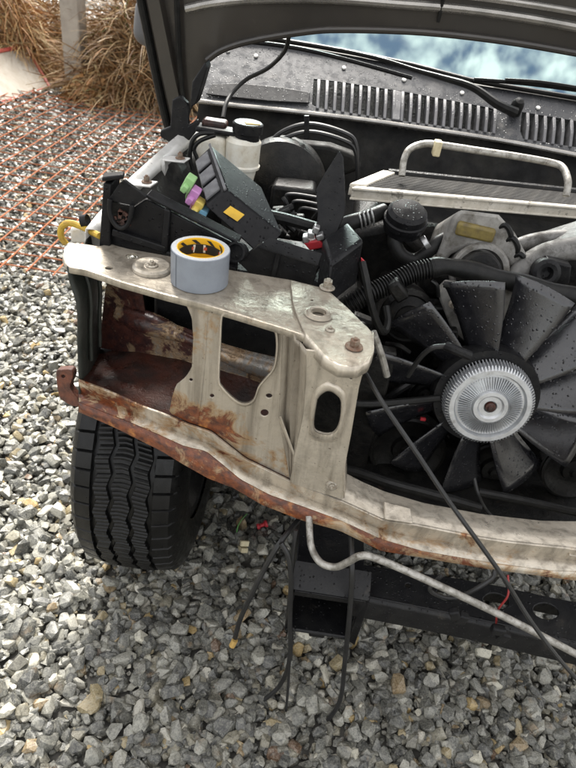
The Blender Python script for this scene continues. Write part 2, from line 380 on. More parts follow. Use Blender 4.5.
# ================================================================== SETTING
def stone_material(name, ground=False):
    m, nt, b = newmat(name)
    geo = ND(nt, 'ShaderNodeNewGeometry'); pos = geo.outputs['Position']
    oi = ND(nt, 'ShaderNodeObjectInfo')
    if ground:
        vv = ND(nt, 'ShaderNodeTexVoronoi', {'Vector': pos, 'Scale': 28.0})
        rnd = ND(nt, 'ShaderNodeSeparateColor', {'Color': vv.outputs['Color']}).outputs[0]
    else:
        s = ND(nt, 'ShaderNodeMath', {0: geo.outputs['Random Per Island'], 1: oi.outputs['Random']}, operation='ADD').outputs[0]
        rnd = ND(nt, 'ShaderNodeMath', {0: s}, operation='FRACT').outputs[0]
    stops = [(0, (.05, .052, .054)), (.10, (.14, .142, .138)), (.19, (.085, .087, .086)), (.28, (.215, .215, .205)), (.37, (.11, .112, .108)), (.46, (.27, .268, .25)),
             (.55, (.075, .078, .082)), (.63, (.175, .175, .162)), (.70, (.34, .335, .312)), (.76, (.125, .12, .105)), (.83, (.22, .205, .165)), (.88, (.44, .425, .39)),
             (.915, (.31, .25, .145)), (.94, (.24, .17, .09)), (.958, (.42, .30, .13)), (.97, (.13, .07, .04)), (.98, (.55, .53, .47))]
    c = ramp(nt, rnd, stops, 'CONSTANT')
    # veins and mottling inside each stone
    k = ND(nt, 'ShaderNodeVectorMath', {0: pos, 1: rnd}, operation='ADD').outputs[0]
    n1 = noise(nt, k, 70, 6, .7, .5); n2 = noise(nt, k, 240, 5, .7)
    c = mixc(nt, ramp(nt, n1, [(.42, 0), (.68, .45)]), c, (.33, .325, .30))
    c = mixc(nt, ramp(nt, n1, [(.30, .85), (.48, 0)]), c, (.05, .05, .05))
    c = mixc(nt, ramp(nt, n2, [(.54, 0), (.72, .6)]), c, (.44, .43, .385))
    c = mixc(nt, ramp(nt, n2, [(.30, .7), (.45, 0)]), c, (.045, .045, .042))
    c = mixc(nt, 1.0, c, (1.0, .985, .90), 'MULTIPLY')
    c = mixc(nt, ramp(nt, noise(nt, pos, 22, 5, .6), [(.62, 0), (.76, .55)]), c, (.27, .17, .08))
    nt.links.new(c, b.inputs['Base Color'])
    r = ND(nt, 'ShaderNodeMapRange', {'Value': n2, 'From Min': .3, 'From Max': .7, 'To Min': .16, 'To Max': .42}).outputs[0]
    nt.links.new(r, b.inputs['Roughness'])
    b1 = ND(nt, 'ShaderNodeBump', {'Height': n2, 'Strength': .5, 'Distance': .002}).outputs[0]
    if ground: b1 = ND(nt, 'ShaderNodeBump', {'Height': vv.outputs['Distance'], 'Strength': 1.0, 'Distance': .05, 'Normal': b1}).outputs[0]
    nt.links.new(b1, b.inputs['Normal'])
    return m
MT['stone'] = stone_material('crushed_stone'); MT['ground'] = stone_material('far_gravel', True)

m, nt, b = newmat('wet_earth')
gpos = ND(nt, 'ShaderNodeNewGeometry').outputs['Position']
MT['earth'] = m
nt.links.new(mixc(nt, ramp(nt, noise(nt, gpos, 30, 6), [(.35, 0), (.65, 1)]), (.06, .057, .05), (.12, .115, .10)), b.inputs['Base Color'])
b.inputs['Roughness'].default_value = .7

# one sheet to the horizon; the far part reads as gravel, the near part as the earth between the stones
bm = bmesh.new()
xs = [-300, -40, -9, 4, 9, 40, 300]; ys = [-300, -20, -2, 14, 40, 300]
gv = [[bm.verts.new((x, y, 0)) for y in ys] for x in xs]
for i in range(len(xs) - 1):
    for j in range(len(ys) - 1):
        f = bm.faces.new((gv[i][j], gv[i + 1][j], gv[i + 1][j + 1], gv[i][j + 1]))
        f.material_index = 0 if (xs[i] >= -9 and xs[i + 1] <= 4 and ys[j] >= -2 and ys[j + 1] <= 14) else 1
me = bpy.data.meshes.new('ground'); bm.to_mesh(me); bm.free()
me.materials.append(MT['earth']); me.materials.append(MT['ground'])
ground = bpy.data.objects.new('ground', me); COL.objects.link(ground); WLOC['ground'] = Vector((0, 0, 0))
tag(ground, 'wet grey crushed stone gravel yard under and around the car', 'ground', kind='structure')

def stone_proto(seed, pts=13):
    rr = random.Random(seed); bm = bmesh.new()
    sx, sy, sz = rr.uniform(.42, .62), rr.uniform(.30, .46), rr.uniform(.20, .34)
    for _ in range(pts):
        v = Vector((rr.gauss(0, 1), rr.gauss(0, 1), rr.gauss(0, 1))).normalized()
        v = Vector([math.copysign(abs(q) ** .72, q) for q in v])
        bm.verts.new((v.x * sx, v.y * sy, v.z * sz))
    r = bmesh.ops.convex_hull(bm, input=bm.verts)
    bmesh.ops.delete(bm, geom=[g for g in r['geom_interior'] if isinstance(g, bmesh.types.BMVert)], context='VERTS')
    bmesh.ops.recalc_face_normals(bm, faces=bm.faces)
    bmesh.ops.triangulate(bm, faces=bm.faces)
    bm.verts.index_update()
    V = np.array([v.co[:] for v in bm.verts]); Fc = np.array([[v.index for v in f.verts] for f in bm.faces]); bm.free()
    return V, Fc
PROTO = [stone_proto(100 + i, 15 + i % 9) for i in range(40)]
PROTO_FAR = [stone_proto(300 + i, 9) for i in range(16)]
def rot_stone(rs):
    """mostly flat-lying random rotation"""
    a = rs.uniform(0, 2 * math.pi); t = rs.normal(0, .45); s = rs.normal(0, .45)
    ca, sa, ct, st, cs, ss = math.cos(a), math.sin(a), math.cos(t), math.sin(t), math.cos(s), math.sin(s)
    Rz = np.array([[ca, -sa, 0], [sa, ca, 0], [0, 0, 1]]); Rx = np.array([[1, 0, 0], [0, ct, -st], [0, st, ct]]); Ry = np.array([[cs, 0, ss], [0, 1, 0], [-ss, 0, cs]])
    return Rz @ Rx @ Ry
rs = np.random.RandomState(11)
stones = []     # (x, y, z, size, proto index, far)
def scatter(x0, x1, y0, y1, dens, smin, smax, keep=None, far=False, layers=((0, .0), (1, .45))):
    area = (x1 - x0) * (y1 - y0)
    for lay, share in layers:
        n = int(area * dens * (1 if lay == 0 else share))
        X = rs.uniform(x0, x1, n); Yy = rs.uniform(y0, y1, n)
        Sz = smin + (smax - smin) * rs.beta(1.6, 3.0, n)
        for x, y, s in zip(X, Yy, Sz):
            if keep and not keep(x, y): continue
            z = .006 + s * (.12 if lay == 0 else .42) + rs.uniform(-.003, .004) + .006 * mnoise.noise((x * 3, y * 3, 0))
            stones.append((x, y, z, s, rs.randint(len(PROTO_FAR if far else PROTO)), far))
scatter(-1.0, 1.25, .18, 1.5, 3600, .017, .060)
scatter(-.75, 1.0, .30, 1.3, 1800, .009, .020, layers=((0, 0), (1, .5)))
scatter(-1.9, -1.0, .1, .9, 1100, .028, .07, far=True)
scatter(1.25, 2.0, .1, 2.6, 1000, .028, .07, far=True)
scatter(-1.0, 1.25, -.25, .18, 1300, .024, .07, far=True)
scatter(-2.6, -1.9, .3, 2.6, 900, .03, .07, far=True)
scatter(-1.9, -1.0, .9, 2.6, 3000, .018, .056, keep=lambda x, y: x > -.45 * y - .75)
scatter(-1.0, -.2, 1.5, 2.6, 3000, .018, .056)
scatter(-.2, 1.3, 1.5, 2.1, 700, .03, .06, far=True)
scatter(-3.6, -.4, 2.6, 5.0, 1900, .022, .056, keep=lambda x, y: x > -.45 * y - .8, far=True)
scatter(-5.2, -.6, 5.0, 8.5, 700, .034, .075, keep=lambda x, y: x > -.45 * y - .9, far=True, layers=((0, 0), (1, .3)))
scatter(-9.0, -1.0, 8.5, 14.0, 260, .05, .11, keep=lambda x, y: x > -.45 * y - 1.4 and x < -.15 * y, far=True, layers=((0, 0),))

# the 300 stones that show largest stay single pieces of the ground, the rest is one mass
def proj(v):
    d = Vector(v) - OC; t = d.dot(FW)
    return 288 + FPX * d.dot(CR) / t, 384 - FPX * d.dot(CU) / t, t
def score(s):
    u, v, t = proj(s[:3])
    if s[5] or not (8 < u < 568 and 8 < v < 760) or s[2] < s[3] * .3: return 0
    if u > 300 and v < 640 or v < 560 and u > 70: return 0
    return s[3] / t
order = sorted(range(len(stones)), key=lambda i: -score(stones[i])); single = set(order[:300])
PM = {}
for i in order[:300]:
    x, y, z, s, k, far = stones[i]
    if k not in PM:
        V, Fc = PROTO[k]; pm = bpy.data.meshes.new('stone'); pm.from_pydata(V.tolist(), [], Fc.tolist()); pm.materials.append(MT['stone']); PM[k] = pm
    o = bpy.data.objects.new('stone', PM[k]); COL.objects.link(o)
    q = Matrix(rot_stone(rs).tolist()).to_4x4()
    o.matrix_basis = Matrix.Translation((x, y, z)) @ q @ Matrix.Diagonal((s, s, s, 1)); o.parent = ground
allV, allF, off = [], [], 0
for i, (x, y, z, s, k, far) in enumerate(stones):
    if i in single: continue
    V, Fc = (PROTO_FAR if far else PROTO)[k]
    allV.append((V * s) @ rot_stone(rs).T + np.array([x, y, z])); allF.append(Fc + off); off += len(V)
allV = np.concatenate(allV); allF = np.concatenate(allF)
gm = bpy.data.meshes.new('gravel')
gm.vertices.add(len(allV)); gm.vertices.foreach_set('co', allV.ravel())
gm.loops.add(allF.size); gm.loops.foreach_set('vertex_index', allF.ravel().astype(np.int32))
gm.polygons.add(len(allF)); gm.polygons.foreach_set('loop_start', np.arange(0, allF.size, 3, dtype=np.int32))
gm.update(calc_edges=True); gm.shade_flat(); gm.materials.append(MT['stone'])
gravel = bpy.data.objects.new('gravel', gm); COL.objects.link(gravel); gravel.parent = ground; gravel['kind'] = 'stuff'
print('stones', len(stones), 'tris', len(allF))

# ------------------------------------------------------------------ yard behind: post, brush, board, steel mesh
def ribbons(name, n, starter, mat, parent=None):
    """n dry stems, each a thin curved blade"""
    V, Fc = [], []
    for _ in range(n):
        p, d, L, w, droop = starter()
        side = d.cross(Vector((random.gauss(0, 1), random.gauss(0, 1), random.gauss(0, 1)))).normalized() * w
        b = len(V); K = 4
        for k in range(K + 1):
            f = k / K; q = p + d * (L * f) + Vector((0, 0, -droop * L * f * f)); q.z = max(q.z, .01)
            ww = side * (1 - .75 * f)
            V += [q - ww, q + ww]
        Fc += [(b + 2 * k, b + 2 * k + 1, b + 2 * k + 3, b + 2 * k + 2) for k in range(K)]
    return mk(name, (V, Fc), mat, parent, smooth_=False, recalc=False)
def dry_material(name, stops):
    m, nt, b = newmat(name); geo = ND(nt, 'ShaderNodeNewGeometry')
    c = ramp(nt, geo.outputs['Random Per Island'], stops, 'CONSTANT')
    nt.links.new(mixc(nt, ramp(nt, noise(nt, geo.outputs['Position'], 30, 3), [(.4, 0), (.7, .5)]), c, (.12, .075, .035)), b.inputs['Base Color'])
    b.inputs['Roughness'].default_value = .7; return m
MT['dry'] = dry_material('dry_grass', [(0, (0.270, 0.160, 0.064)), (.22, (0.378, 0.252, 0.121)), (.42, (0.144, 0.076, 0.034)), (.58, (0.450, 0.320, 0.166)), (.75, (0.306, 0.151, 0.053)), (.9, (0.198, 0.126, 0.060))])
MT['dry_orange'] = dry_material('dry_orange_grass', [(0, (0.450, 0.227, 0.075)), (.3, (0.496, 0.320, 0.128)), (.55, (0.324, 0.151, 0.053)), (.75, (0.496, 0.387, 0.188)), (.9, (0.252, 0.126, 0.053))])
MT['dry_green'] = dry_material('green_blades', [(0, (0.090, 0.135, 0.022)), (.5, (0.162, 0.202, 0.045)), (.8, (0.270, 0.252, 0.075))])
def dir3(zmin=0.0, zmax=1.0):
    a = random.uniform(0, 2 * math.pi); z = random.uniform(zmin, zmax); r = math.sqrt(max(0, 1 - z * z)); return Vector((r * math.cos(a), r * math.sin(a), z))
def pile(cx, cy, rx, ry, h, Lr, droop=.5, w=.006):
    def st():
        u = math.sqrt(random.random()); a = random.uniform(0, 2 * math.pi)
        x, y = u * math.cos(a), u * math.sin(a)
        z = h * (1 - u * u) * random.uniform(.25, 1.0)
        out = Vector((x, y, .35)) + dir3(-.2, .7) * .9
        return Vector((cx + x * rx, cy + y * ry, z)), out.normalized(), random.uniform(*Lr), w * random.uniform(.5, 1.4), droop * random.uniform(.2, 1.6)
    return st
bp = on(125, 108, Z=0)
br = empty('brush_pile', (bp.x, bp.y + .35, 0)); tag(br, 'heap of dry brown stems on the gravel right of the concrete post', 'brush pile')
ribbons('stems', 5200, pile(bp.x + .05, bp.y + .45, .62, .5, .95, (.2, .6)), MT['dry'], br)
ribbons('dead_leaves', 900, pile(bp.x - .25, bp.y + .05, .3, .25, .30, (.05, .13), w=.018), MT['dry_orange'], br)
ribbons('green_blades', 120, pile(bp.x + .0, bp.y + .35, .3, .3, 1.0, (.2, .4), w=.007), MT['dry_green'], br)
bp2 = on(62, 86, Z=0)
b2 = ribbons('dark_brush', 2600, pile(bp2.x - .3, bp2.y + .65, .40, .35, .62, (.15, .45)), MT['dry'])
tag(b2, 'low dark brown brush between the leaning board and the concrete post', 'brush pile')
bp3 = on(4, 88, Z=0)
b3 = ribbons('dry_bush', 6500, pile(bp3.x - .35, bp3.y + .55, .60, .4, 1.15, (.12, .40), droop=.9), MT['dry_orange'])
tag(b3, 'bleached orange dry bush hanging over the leaning pale board', 'bush')
pb = on(75, 97, Z=0)
pv = []
s = .085
pw, pf = prism([(pb.x - s, pb.y, 0), (pb.x + s, pb.y - .02, 0), (pb.x + s + .01, pb.y + 2 * s - .02, 0), (pb.x - s + .01, pb.y + 2 * s, 0)], (.03, 0, 1.9))
post = mk('concrete_post', (pw, pf), MT['concrete'], bevel=.012, seg=3)
tag(post, 'square weathered concrete post standing in front of the brush', 'post')
# leaning board with red frame
a0 = on(-40, 116, Z=0.01); a1 = on(50, 88, Z=0.01)
ed = (a1 - a0).normalized()
topr = on(26, 46, Y=a1.y + .25); up = topr - a1
board = empty('leaning_board', ((a0 + a1) / 2)); tag(board, 'pale board with red edge frame leaning beside the dry bush', 'board')
nb = up.cross(ed).normalized()
mk('sheet', prism([a0, a1, a1 + up, a0 + up], nb * .012), MT['board'], board, smooth_=False)
def bar(p, q, r): return tube([p, q], r, sides=6, n=2)
for p, q in ((a0, a1), (a1, a1 + up), (a0 + up, a1 + up)):
    mk('frame_bar', bar(p + nb * .006, q + nb * .006, .022), MT['red_frame'], board)
# welded steel mesh lying on the stones
MX, MY = Vector((1, .0, 0)), Vector((0, 1, 0))
mo = on(64, 276, Z=.03); mo.z = .044
mesh_root = empty('steel_mesh', mo); tag(mesh_root, 'rusty orange welded steel mesh lying flat on the gravel', 'steel mesh')
LX, LY, STEP = 2.6, 3.2, .125
def wire(p, q, r=.0038):
    P = [p.lerp(q, k / 12) for k in range(13)]
    P = [v + Vector((0, 0, .006 * mnoise.noise((v.x * 2.1, v.y * 2.1, 1.7)))) for v in P]
    return tube(P, r, sides=5, sm=False)
for k in range(int(LY / STEP) + 1):
    mk('wire', wire(mo + MY * (k * STEP) - MX * LX + Vector((0, 0, .0)), mo + MY * (k * STEP) + MX * (.06 + .012 * k)), MT['rebar'], mesh_root, recalc=False)
for k in range(int(LX / STEP) + 1):
    mk('wire', wire(mo - MX * (k * STEP + .03) + Vector((0, 0, .007)) - MY * .05, mo - MX * (k * STEP + .03) + MY * LY + Vector((0, 0, .007))), MT['rebar'], mesh_root, recalc=False)

# ================================================================== THE CAR
CXW = .41                                    # the car's centre line
car = empty('car', (CXW, 1.3, 0))
tag(car, 'partly dismantled car with raised bonnet, rusty bare nose panel and exposed engine fan', 'car')
def P(name, vf, mat, parent=None, **k): return mk(name, vf, MT[mat], parent or car, **k)
def solid(o, t=.002):
    s = o.modifiers.new('sheet', 'SOLIDIFY'); s.thickness = t; s.offset = 0; return o
def resx(pts, xs_):
    a = np.array(pts, float); return [(x, float(np.interp(x, a[:, 0], a[:, 1]))) for x in xs_]
def circ(cx, cy, rx, ry=None, n=14, rot=0):
    ry = ry or rx
    return [(cx + rx * math.cos(t) * math.cos(rot) - ry * math.sin(t) * math.sin(rot), cy + rx * math.cos(t) * math.sin(rot) + ry * math.sin(t) * math.cos(rot)) for t in [2 * math.pi * k / n for k in range(n)]]
def bolt(c, d=(0, 0, 1), r=.0075, h=.008, washer=.013, parent=None, mat='bolt', name='bolt'):
    d = Vector(d).normalized(); u, w = frame_axes(d); c = Vector(c)
    ws = lathe(c, d, [(.0005, .0), (washer, .0), (washer, .002), (washer * .8, .0032), (.0005, .0032)], 18)
    hx = prism([c + d * .003 + (u * math.cos(a) + w * math.sin(a)) * r for a in [k * math.pi / 3 for k in range(6)]], d * h)
    stud = lathe(c, d, [(r * .5, h), (r * .5, h + .006), (.0003, h + .006)], 10)
    return P(name, join(ws, hx, stud), mat, parent, bevel=.0006, seg=1)

# ---- lower crossmember and pocket lip, bowed across the nose
L1 = [(79, 379), (111, 391), (142, 405), (167, 414), (187, 423), (211, 431), (230, 446), (245, 458), (270, 470), (290, 480), (344, 501), (383, 519), (414, 523), (463, 533), (524, 545), (576, 554.6), (640, 566)]
L2 = [(79, 402), (103, 411.5), (130, 422), (160, 435), (184, 446), (206, 451), (221, 463), (240, 479), (270, 495), (299, 505), (340, 520), (381, 539), (422, 551), (504, 565), (576, 577.5), (640, 588)]
L3 = [(78, 411), (111, 425), (147, 443), (162, 450.5), (184, 464), (209, 478), (233, 487), (262, 504), (300, 519), (340, 530), (381, 550), (463, 564), (576, 584), (640, 595)]
XS = list(np.linspace(79, 520, 90))
def half(line, off):
    pts = [onfront(x, y, off) for x, y in resx(line, XS)]
    pts = [p for p in pts if p.x < CXW]
    return pts
def mirrored(lines):
    n = min(len(l) for l in lines); out = []
    for l in lines:
        l = l[:n]; out.append(l + [Vector((2 * CXW - p.x, p.y, p.z)) for p in reversed(l)])
    return out
Lm = [(x, .45 * y1 + .55 * np.interp(x, *np.array(L2).T)) for x, y1 in L1]
Lt = [(x, .92 * y1 + .08 * np.interp(x, *np.array(L2).T)) for x, y1 in L1]
l1, lt, lm, l2 = half(L1, 0), half(Lt, .003), half(Lm, -.006), half(L2, .020)
l3 = half(L3, .016)
g1 = mirrored([l1, lt, lm, l2])
lower = P('lower_crossmember', loft(g1), 'panel_rusty', ang=50); solid(lower, .0025)
tag(lower, 'champagne crossmember with rust creeping along its outer end')
g2 = mirrored([[p + Vector((0, -.001, 0)) for p in l2], half(L3, .019), [p + Vector((0, .012, -.006)) for p in l3]])
fl = P('bottom_flange', loft(g2), 'panel_edge', ang=50); solid(fl, .003)
# beam top between the pillars
B0 = [(296, 463), (320, 468), (346, 474), (361, 482), (384, 492), (423, 503.5), (457, 510), (483, 515), (530, 522), (576, 529)]
xb = list(np.linspace(297, 520, 50))
b0 = [onfront(x, y, -.075) for x, y in resx(B0, xb)]; b1 = [onfront(x, y, 0) for x, y in resx(L1, xb)]
n_ = min(len([p for p in b0 if p.x < CXW]), len([p for p in b1 if p.x < CXW]))
b0, b1 = b0[:n_], b1[:n_]
bt = mirrored([[p + Vector((0, .002, -.03)) for p in b0], b0, [a.lerp(b, .5) + Vector((0, 0, .002)) for a, b in zip(b0, b1)], b1])
solid(P('crossmember_top', loft(bt), 'panel', ang=50), .0025)
for q in ([(383, 502), (410, 509), (412, 524), (384, 520)], [(566, 541), (590, 546), (592, 560), (568, 556)]):
    pp = [onfront(x, y, .004 if i > 1 else -.03) for i, (x, y) in enumerate(q)]
    P('locating_tab', prism(pp, (0, -.003, .006)), 'panel', bevel=.002)

# ---- headlamp pocket
fe = [(67, 267), (70, 283), (76, 300), (78, 320), (77.5, 340), (79, 379), (79, 407)]
fe = [onfront(x, y) for x, y in fe]
sw = loft([interp_poly(fe, 20), [p + Vector((.004, .012, 0)) for p in interp_poly(fe, 20)], [p + Vector((-.012, .155, 0)) for p in interp_poly(fe, 20)]])
solid(P('pocket_side_wall', sw, 'pocket_dark'), .0025)
for dy in (.05, .10):
    q = interp_poly(fe, 12)[1:9]
    P('wall_rib', tube([p + Vector((.006, dy, 0)) for p in q], .004, 6, 2), 'pocket_dark')
PN = Vector((-.2210, -.9753, 0)); PA = Vector((-.397, .897, .96))
def onback(px, py, off): return onplane(px, py, PA + PN * off, PN)
bw = [(99, 352), (102, 320), (106, 283), (121, 281), (142, 291), (145, 313), (165, 322), (190, 330), (222, 344), (250, 352), (290, 362), (288, 392), (240, 378), (190, 364), (140, 354)]
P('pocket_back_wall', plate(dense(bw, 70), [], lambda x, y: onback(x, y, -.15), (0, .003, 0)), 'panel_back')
ir = [(118, 312), (145, 322), (170, 331), (192, 340), (222, 353), (262, 366), (290, 372)]
P('inner_rail', tube([onback(x, y, -.15) for x, y in ir], lambda t: .018 + .006 * math.sin(t * 9), 12, 6), 'panel_back')
fb = [(99, 350), (140, 352), (190, 362), (240, 376), (290, 392)]
xf = list(np.linspace(79, 290, 40)); xk = list(np.linspace(99, 290, 40))
f1 = [onfront(x, y, -.002) for x, y in resx(L1, xf)]; f0 = [onback(x, y, -.149) for x, y in resx(fb, xk)]
rows = [[a.lerp(b, t) + Vector((0, 0, .004 * mnoise.noise((a.x * 20, t * 5, 3)) - .010 * math.sin(math.pi * t))) for a, b in zip(f1, f0)] for t in np.linspace(0, 1, 14)]
fo = P('pocket_floor', loft(rows), 'rust_dark'); tag(fo, 'wet dark brown rusted floor of the headlamp pocket')
ear = [(56, 372.5), (61, 370), (70.7, 370), (73, 377), (70, 388), (79, 400.5), (76, 407), (64.6, 402), (58.5, 394.5)]
eb = P('corner_bracket', plate(rounded(ear, 3), [circ(63, 376.5, 2.2, 1.6)], lambda x, y: onfront(x, y, -.01), (0, .02, -.004)), 'rust_scab', bevel=.002)
# web with the headlamp openings
oval = [(224, 315.5), (222, 321.6), (221, 343.5), (219.5, 377.5), (223, 387), (235, 399), (245, 403), (253.5, 399), (258, 387), (264.5, 378.7), (273, 368), (276, 351), (275.4, 334), (270.5, 329), (257, 324), (230.5, 315.5)]
web = [(181, 299), (200, 305), (240, 316), (283, 331), (282, 355), (281, 380), (279, 417), (285, 450), (290, 479), (270, 469), (245, 457), (230, 445), (211, 430), (187, 422), (169, 413), (172, 397), (176, 385), (185.5, 377.5), (191.6, 368), (193, 338.6), (191.6, 318), (187, 307)]
W_ = lambda x, y: onfront(x, y, -.004)
P('headlamp_web', plate(dense(web, 110), [rounded(oval, 3), circ(191, 380, 1.7, 1.5), circ(212, 396, 2.1, 1.8), circ(269, 396, 3.2, 2.2), circ(264.5, 413, 4, 3.4)], W_, (0, .0035, 0)), 'panel_web', bevel=.0012)
ro = rounded(oval, 3); oc = Vector((248, 358, 0))
def ring(lp, c, k, off): return [onfront(c[0] + (x - c[0]) * k, c[1] + (y - c[1]) * k, off) for x, y in lp + lp[:1]]
P('opening_rim', loft([ring(ro, oc, 1.0, -.012), ring(ro, oc, .985, -.004), ring(ro, oc, 1.01, .004), ring(ro, oc, 1.05, .004), ring(ro, oc, 1.085, -.003)]), 'panel')
P('pillar_crease', tube([onfront(x, y, -.0082) for x, y in [(208, 309), (207, 330), (205, 360), (201, 400), (198, 422)]], lambda t: .0055, 8, 4), 'panel_web')
# pillar beside the radiator opening
def offp(py): return float(np.interp(py, [350, 480], [.045, .006]))
PL_ = lambda x, y: onfront(x, y, offp(y))
rA = [(283, 330), (282, 355), (281, 380), (279, 417), (285, 450), (290, 479)]
rB = [(289, 332), (288, 356), (287, 380), (285, 417), (289, 452), (290.5, 480)]
rC = [(295, 335), (294, 357), (293, 380), (290, 418), (291, 454), (291, 480)]
rD = [(300, 341), (300, 358), (299, 380), (296, 418), (292.5, 455), (291.5, 480.5)]
rE = [(306, 350), (306.5, 362), (306, 380), (303, 416), (294, 457), (292, 481)]
offs = (-.004, -.014, .012, .006)
rl = [interp_poly([onfront(x, y, o * (1 if y < 440 else .4)) for x, y in r_], 24) for r_, o in zip((rA, rB, rC, rD), offs)] + [interp_poly([PL_(x, y) for x, y in rE], 24)]
solid(P('pillar_side_ribs', loft(rl), 'panel_grime', ang=60), .002)
po = [(306, 350), (306, 380), (303, 416), (294, 457), (290, 483), (318, 492), (344, 500), (343.5, 470), (350, 437), (359, 383), (364, 366), (340, 360), (322, 352)]
ob = [(318.7, 397), (327.7, 391), (336.7, 395), (341, 403), (339, 423), (332, 433), (318.7, 432), (314, 425.5), (316, 407)]
rob = rounded(ob, 4)
P('radiator_pillar', plate(dense(po, 70), [rob, circ(351.5, 376, 2.1, 3.8, rot=.15)], PL_, (0, .0035, 0)), 'panel', bevel=.001)
def pring(k, off): return [onfront(328 + (x - 328) * k, 412 + (y - 412) * k, offp(412 + (y - 412) * k) + off) for x, y in rob + rob[:1]]
P('slot_rim', loft([pring(1.0, -.010), pring(.99, -.002), pring(1.06, .0045), pring(1.2, .006), pring(1.36, .003), pring(1.47, -.0015)]), 'panel', ang=80)
re_ = [PL_(x, y) for x, y in [(364, 368), (359, 383), (350, 437), (343.5, 470), (344, 498)]]
solid(P('pillar_return', loft([interp_poly(re_, 16), [p + Vector((.004, .045, .0)) for p in interp_poly(re_, 16)]]), 'panel'), .002)
P('gusset', prism([PL_(279, 416), PL_(295, 459), onfront(293, 461, -.005), onfront(279, 424, -.03)], (.004, .0, 0)), 'panel', bevel=.001)
bolt(PL_(332, 485), (0, -1, .3), r=.006, h=.006, washer=.011, mat='bolt')
# ---- slam panel (top plate)
ZS = .96
def onslam(px, py, z=ZS): return on(px, py, Z=z)
fr = [(66, 262), (70, 266), (87, 269), (102, 274), (122, 281), (168, 294), (200, 302), (244, 315), (283, 327), (304, 334), (316, 346), (325, 357)]
bk = [(345, 306), (327, 289), (291, 280), (230, 270), (168, 256), (129, 249), (117, 246), (109, 243), (100, 246.5), (84, 244), (70, 243), (64.5, 247), (63.5, 255)]
so = fr + [(340, 340)] + bk
sl = P('slam_panel', plate(dense(so, 130), [circ(132, 256, 6.5, 2.8), circ(109, 268, 4, 1.7), circ(205, 290, .5, .4)], onslam, (0, 0, -.0035)), 'panel_top', bevel=.001)
fp = interp_poly([onslam(x, y) for x, y in [(63.5, 255)] + fr], 60)
solid(P('slam_front_lip', loft([[p + Vector((0, .003, .001)) for p in fp], [p + Vector((0, -.003, -.001)) for p in fp], [p + Vector((0, -.004, -.011)) for p in fp]]), 'panel', ang=60), .002)
nb_ = [(291, 280.5), (327, 290), (345, 305), (373, 333), (373.5, 350), (369, 360), (358, 366), (340, 365), (325, 356), (305, 333), (293, 305)]
nbr = P('nose_bracket', plate(rounded(dense(nb_, 24), 2), [circ(318.5, 314, 6.2, 4.2, rot=.3), circ(312, 300, 1.2, .9)], lambda x, y: onslam(x, y, .966), (0, 0, -.005)), 'panel_top', bevel=.0015)
np_ = interp_poly([onslam(x, y, .965) for x, y in [(305, 333), (325, 356), (340, 365), (358, 366), (369, 360), (373.5, 350), (373, 333)]], 40)
solid(P('nose_lip', loft([[p + Vector((0, .001, .001)) for p in np_], [p + Vector((0, -.004, -.002)) for p in np_], [p + Vector((0, -.005, -.018)) for p in np_]]), 'panel', ang=60), .002)
hb = onslam(318.5, 314, .967)
P('raised_boss', lathe(hb, (0, 0, 1), [(.0125, -.004), (.0125, .004), (.015, .0055), (.018, .005), (.020, .001), (.024, .0005)], 28), 'panel_top', nbr)
bolt(onslam(327, 288, .967), r=.0085, h=.012, washer=.014, parent=nbr)
bolt(onslam(354, 347, .967), r=.008, h=.010, washer=.014, parent=nbr, mat='rust_bolt')
bolt(onslam(330, 330, .966), r=.004, h=.003, washer=.008, parent=nbr)
dc = onslam(152, 269, ZS)
P('dished_pad', lathe(dc, (0, 0, 1), [(.0338, .0005), (.033, .005), (.029, .0085), (.016, .0075), (.014, .006), (.0005, .006)], 36), 'panel', sl)
bolt(dc + Vector((0, 0, .006)), r=.0065, h=.004, washer=.011, parent=sl)

